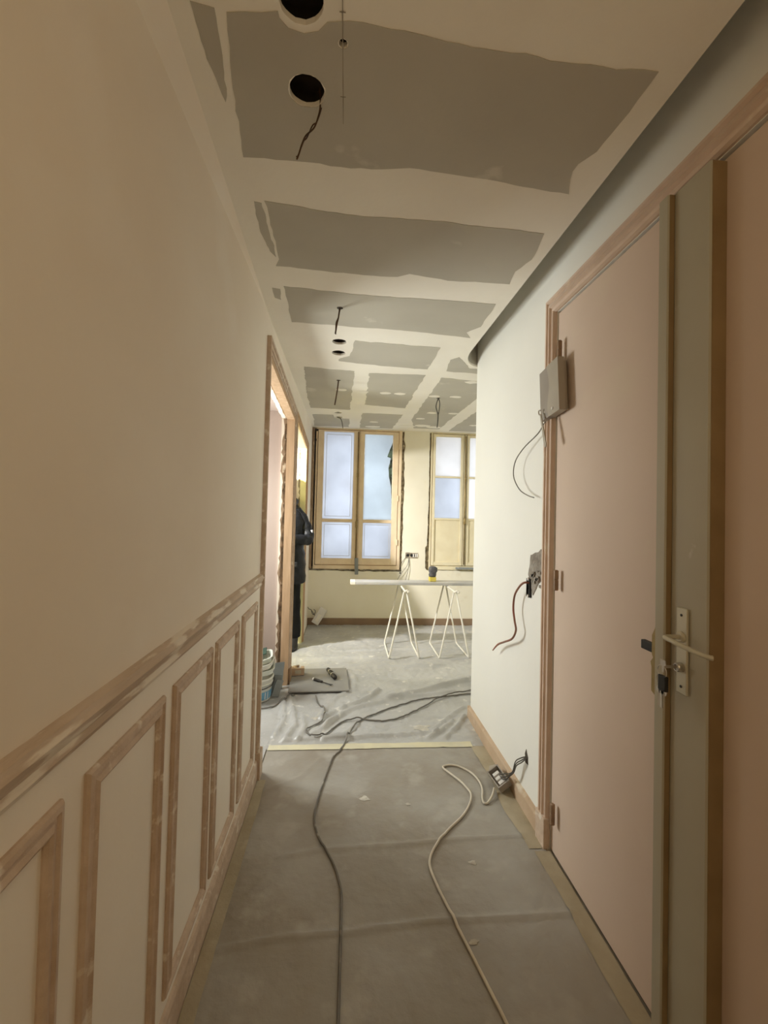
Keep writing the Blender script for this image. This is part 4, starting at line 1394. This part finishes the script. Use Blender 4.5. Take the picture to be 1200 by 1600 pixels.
b = BM()
prism(b, jag([(2.087, 0.226), (2.12, 0.224), (2.125, 0.262), (2.11, 0.29), (2.09, 0.262)], 0.004, 0.01, seed=9, freq=40), 'x', RX - 0.0015, RX + 0.0005)
obj('wall_hole', b, 'cavity', wall_right)
jb = thing('junction_box', 'opened junction box with wire ends lying against the raw skirting', 'junction box', (0.822, 2.285, 0.052))
jb.rotation_euler = (0.12, -0.55, 0.12)
b = BM()
plate_holes(b, [(-0.034, -0.062), (0.034, -0.062), (0.034, 0.062), (-0.034, 0.062)], [[(-0.028, -0.055), (0.028, -0.055), (0.028, 0.055), (-0.028, 0.055)]], 'z', -0.012, 0.018)
box(b, -0.034, 0.034, -0.062, 0.062, -0.016, -0.012)
obj('box_shell', b, 'handset', jb)
for y in (-0.03, 0.0, 0.03):
    b = BM()
    box(b, -0.018, 0.018, y - 0.010, y + 0.010, -0.012, 0.008, 0.002)
    obj('terminal_block', b, 'whitepatch', jb)
b = BM()
prism(b, [(-0.036, 0.064), (0.036, 0.064), (0.03, 0.095), (0.0, 0.112)], 'z', -0.012, -0.009)
obj('bent_cover', b, 'handset2', jb)
b = BM()
for k, off in enumerate((0.0, 0.007, -0.006)):
    tube(b, [(0.886, 2.105 + off, 0.252), (0.866, 2.112 + off, 0.236 + off), (0.856, 2.15 + off, 0.20 + off), (0.852, 2.172 + off, 0.150), (0.845, 2.20, 0.118 + off), (0.832, 2.24 + off * 2, 0.085 + off), (0.822, 2.272 + off * 2, 0.068)], 0.0027, 6, smooth=6)
tag(obj('socket_wires', b, 'cable_dark', smooth=True), 'twisted wires running from a small wall hole to the skirting box', 'wire')

# ------------------------------------------------------------------ the person
pp = thing('person', 'person in black padded jacket and trousers standing arms folded in the far left doorway', 'person', (-0.630, 4.665, 0.014), -0.10)


def skin_mesh(name, verts, edges, radii, m, parent, levels=1, root=0):
    me = bpy.data.meshes.new(name)
    me.from_pydata(verts, edges, [])
    o = bpy.data.objects.new(name, me)
    COL.objects.link(o)
    mod = o.modifiers.new('skin', 'SKIN')
    mod.use_smooth_shade = True
    for i, r in enumerate(radii):
        sv = me.skin_vertices[0].data[i]
        sv.radius = r if isinstance(r, tuple) else (r, r)
        sv.use_root = (i == root)
    sub = o.modifiers.new('sub', 'SUBSURF')
    sub.levels = sub.render_levels = levels
    dg = bpy.context.evaluated_depsgraph_get()
    dg.update()
    new = bpy.data.meshes.new_from_object(o.evaluated_get(dg))
    o.modifiers.clear()
    o.data = new
    bpy.data.meshes.remove(me)
    new.materials.clear()
    new.materials.append(MT[m])
    for p in new.polygons:
        p.use_smooth = True
    o.parent = parent
    return o


V, Ed, Rd = [], [], []


def vtx(p, r, link=None):
    V.append(p)
    Rd.append(r)
    if link is not None:
        Ed.append((link, len(V) - 1))
    return len(V) - 1


pel = vtx((0, 0.01, 0.93), (0.13, 0.095))
sp1 = vtx((0, 0.01, 1.10), (0.125, 0.09), pel)
sp2 = vtx((0, 0.02, 1.25), (0.135, 0.09), sp1)
ch = vtx((0, 0.025, 1.36), (0.105, 0.075), sp2)
nk = vtx((0, 0.015, 1.50), 0.055, ch)
hd0 = vtx((-0.005, -0.012, 1.575), (0.062, 0.070), nk)
hd1 = vtx((-0.01, -0.015, 1.645), (0.072, 0.088), hd0)
hd2 = vtx((-0.012, -0.005, 1.705), (0.066, 0.082), hd1)
for s, el, wr, hp in ((1, (0.262, -0.005, 1.105), (0.075, -0.205, 1.105), (0.0, -0.225, 1.115)), (-1, (-0.26, 0.0, 1.10), (-0.085, -0.205, 1.13), (-0.015, -0.235, 1.14))):
    sh = vtx((0.135 * s, 0.028, 1.355), 0.048, ch)
    um = vtx((0.208 * s, 0.022, 1.245), 0.042, sh)
    e = vtx(el, 0.036, um)
    w = vtx(wr, 0.028, e)
    h_ = vtx(hp, (0.036, 0.022), w)
    d = (Vector(hp) - Vector(wr)).normalized()
    for k in range(4):
        up = Vector((0, 0, 1)) * (0.026 - 0.018 * k)
        L = (0.036, 0.042, 0.038, 0.030)[k]
        a = vtx(tuple(Vector(hp) + d * 0.035 + up), 0.0095, h_)
        c = vtx(tuple(Vector(hp) + d * (0.035 + L * 0.7) + up + Vector((0, 0.006, 0))), 0.0085, a)
        vtx(tuple(Vector(hp) + d * (0.035 + L) + up + Vector((0, 0.026, 0))), 0.0075, c)
    t1_ = vtx(tuple(Vector(hp) - d * 0.01 + Vector((0, -0.012, 0.036))), 0.011, h_)
    vtx(tuple(Vector(hp) + d * 0.022 + Vector((0, -0.016, 0.056))), 0.009, t1_)
    hip = vtx((0.10 * s, 0.01, 0.86), 0.092, pel)
    kn = vtx((0.115 * s, -0.005, 0.49), 0.058, hip)
    an = vtx((0.132 * s, 0.018, 0.12), 0.032, kn)
    vtx((0.136 * s, -0.05, 0.050), (0.026, 0.022), an)
body = skin_mesh('body', V, Ed, Rd, 'skin', pp, 2)
# face
for s in (-1, 1):
    b = BM()
    lathe(b, [(0.001, -0.010), (0.007, -0.007), (0.010, 0), (0.007, 0.007), (0.001, 0.010)], 10, -0.01 + 0.030 * s, -0.092)
    for v in b.verts:
        v.co.z += 1.652
    obj('eye', b, 'eye', pp, smooth=True)
b = BM()
loft(b, [(-0.01, -0.108, 1.612, 0.016, 0.014), (-0.01, -0.110, 1.622, 0.014, 0.016), (-0.01, -0.100, 1.645, 0.009, 0.012), (-0.01, -0.092, 1.668, 0.007, 0.008)], 10)
obj('nose', b, 'skin', pp, smooth=True)
for s in (-1, 1):
    b = BM()
    loft(b, [(-0.01 + 0.074 * s, 0.002, 1.615, 0.006, 0.010), (-0.01 + 0.080 * s, 0.004, 1.640, 0.009, 0.018), (-0.01 + 0.078 * s, 0.004, 1.668, 0.006, 0.014)], 10)
    obj('ear', b, 'skin', pp, smooth=True)
b = BM()
loft(b, [(-0.01, -0.092, 1.588, 0.020, 0.010), (-0.01, -0.095, 1.594, 0.024, 0.011), (-0.01, -0.092, 1.600, 0.018, 0.009)], 10)
obj('mouth', b, 'skin', pp, smooth=True)
b = BM()
loft(b, [(-0.012, 0.03, 1.58, 0.060, 0.062), (-0.012, 0.022, 1.63, 0.078, 0.082), (-0.012, 0.010, 1.69, 0.078, 0.095), (-0.012, -0.004, 1.735, 0.066, 0.086), (-0.012, 0.0, 1.762, 0.035, 0.05), (-0.012, 0.0, 1.768, 0.010, 0.015)], 18)
obj('hair', b, 'hair', pp, smooth=True)
# trousers
b = BM()
loft(b, [(0, 0.01, 1.02, 0.155, 0.115), (0, 0.01, 0.93, 0.180, 0.130), (0, 0.01, 0.86, 0.190, 0.128), (0, 0.01, 0.80, 0.185, 0.115)], 20, power=2.3)
for s in (-1, 1):
    rr = [(0.10 * s, 0.01, 0.84, 0.095, 0.11), (0.105 * s, 0.01, 0.72, 0.092, 0.10), (0.110 * s, 0.0, 0.60, 0.084, 0.09), (0.115 * s, -0.004, 0.50, 0.078, 0.083), (0.118 * s, -0.006, 0.46, 0.082, 0.085), (0.120 * s, 0.008, 0.36, 0.076, 0.082),
          (0.126 * s, 0.014, 0.25, 0.074, 0.080), (0.130 * s, 0.016, 0.17, 0.078, 0.084), (0.132 * s, 0.016, 0.115, 0.072, 0.078), (0.132 * s, 0.016, 0.105, 0.060, 0.066)]
    loft(b, rr, 16)
for v in b.verts:
    n_ = noise.noise(v.co * 9)
    v.co.x += 0.006 * n_
    v.co.y += 0.006 * noise.noise(v.co * 11 + Vector((5, 0, 0)))
obj('trousers', b, 'trousers', pp, smooth=True)
for s in (-1, 1):
    b = BM()
    loft(b, [(0.138 * s, -0.035, 0.0, 0.046, 0.120), (0.138 * s, -0.035, 0.024, 0.048, 0.124), (0.138 * s, -0.032, 0.028, 0.044, 0.116), (0.137 * s, -0.022, 0.055, 0.046, 0.105), (0.135 * s, 0.0, 0.085, 0.048, 0.078), (0.133 * s, 0.018, 0.13, 0.050, 0.060), (0.132 * s, 0.02, 0.19, 0.052, 0.060)], 18)
    bt = obj('boot', b, 'boot', pp, smooth=True)
    bt.rotation_euler = (0, 0, 0)
    b = BM()
    for k in range(1):
        tube(b, [(0.138 * s - 0.022, -0.085 + 0.022 * k, 0.062 + 0.013 * k), (0.138 * s + 0.022, -0.083 + 0.022 * k, 0.065 + 0.013 * k)], 0.003, 6)
    obj('laces', b, 'slate', bt)
# jacket
b = BM()
JR = [(0.0, 0.012, 0.655, 0.228, 0.150), (0.0, 0.012, 0.665, 0.240, 0.158), (0.0, 0.012, 0.78, 0.236, 0.155), (0.0, 0.012, 0.90, 0.228, 0.152), (0.0, 0.012, 1.00, 0.215, 0.148), (0, 0.012, 1.06, 0.214, 0.150),
      (0.0, 0.014, 1.16, 0.222, 0.155), (0.0, 0.018, 1.27, 0.225, 0.150), (0.0, 0.022, 1.345, 0.200, 0.135), (0.0, 0.024, 1.40, 0.152, 0.115), (0.0, 0.020, 1.44, 0.112, 0.100), (0.0, 0.015, 1.475, 0.085, 0.085)]
loft(b, JR, 28, power=2.4)
bmesh.ops.subdivide_edges(b, edges=b.edges[:], cuts=1, use_grid_fill=True)
for v in b.verts:
    a = math.atan2(v.co.y, v.co.x)
    v.co += Vector((math.cos(a), math.sin(a), 0)) * (0.009 * noise.noise(Vector((v.co.x * 5, v.co.y * 5, v.co.z * 13))) + 0.004 * math.sin(v.co.z * 55))
obj('jacket', b, 'jacket', pp, smooth=True)
jk = bpy.data.objects['jacket']
for s, el, wr in ((1, (0.265, 0.0, 1.105), (0.085, -0.205, 1.105)), (-1, (-0.262, 0.0, 1.10), (-0.09, -0.205, 1.13))):
    b = BM()
    tube(b, [(0.11 * s, 0.025, 1.375), (0.165 * s, 0.028, 1.325), (0.212 * s, 0.022, 1.245), (0.248 * s, 0.012, 1.17), (0.262 * s, -0.005, 1.108), (0.235 * s, -0.06, 1.095), (0.17 * s, -0.14, wr[2] - 0.002), wr],
         lambda t: 0.068 - 0.018 * t + 0.004 * math.sin(t * 42), 16, smooth=5)
    obj('sleeve', b, 'jacket', jk, smooth=True)
b = BM()
tube(b, [(0.105 * math.cos(a), 0.02 + 0.10 * math.sin(a), 1.478 + 0.018 * math.sin(a)) for a in [-PI / 2 + 0.35 + (2 * PI - 0.7) * i / 20 for i in range(21)]], lambda t: 0.042 - 0.008 * abs(t - 0.5), 12)
for v in b.verts:
    v.co += v.co.normalized() * 0.006 * noise.noise(v.co * 30)
obj('collar', b, 'jacket', jk, smooth=True)
b = BM()
loft(b, [(0.0, 0.13, 1.30, 0.05, 0.02), (0.0, 0.14, 1.36, 0.11, 0.045), (0.0, 0.13, 1.43, 0.125, 0.055), (0.0, 0.115, 1.49, 0.095, 0.045), (0.0, 0.11, 1.51, 0.05, 0.02)], 18)
obj('hood', b, 'jacket', jk, smooth=True)
b = BM()
box(b, -0.018, 0.018, -0.151, -0.142, 0.68, 1.05, 0.003)
obj('zip_flap', b, 'jacket', jk)
for s in (-1, 1):
    b = BM()
    box(b, 0.13 * s - 0.055, 0.13 * s + 0.055, -0.146, -0.130, 0.83, 0.88, 0.005)
    obj('pocket_flap', b, 'jacket', jk)
b = BM()
box(b, 0.288, 0.304, -0.025, 0.008, 1.165, 1.195, 0.002)
obj('sleeve_patch', b, 'whitepatch', jk)
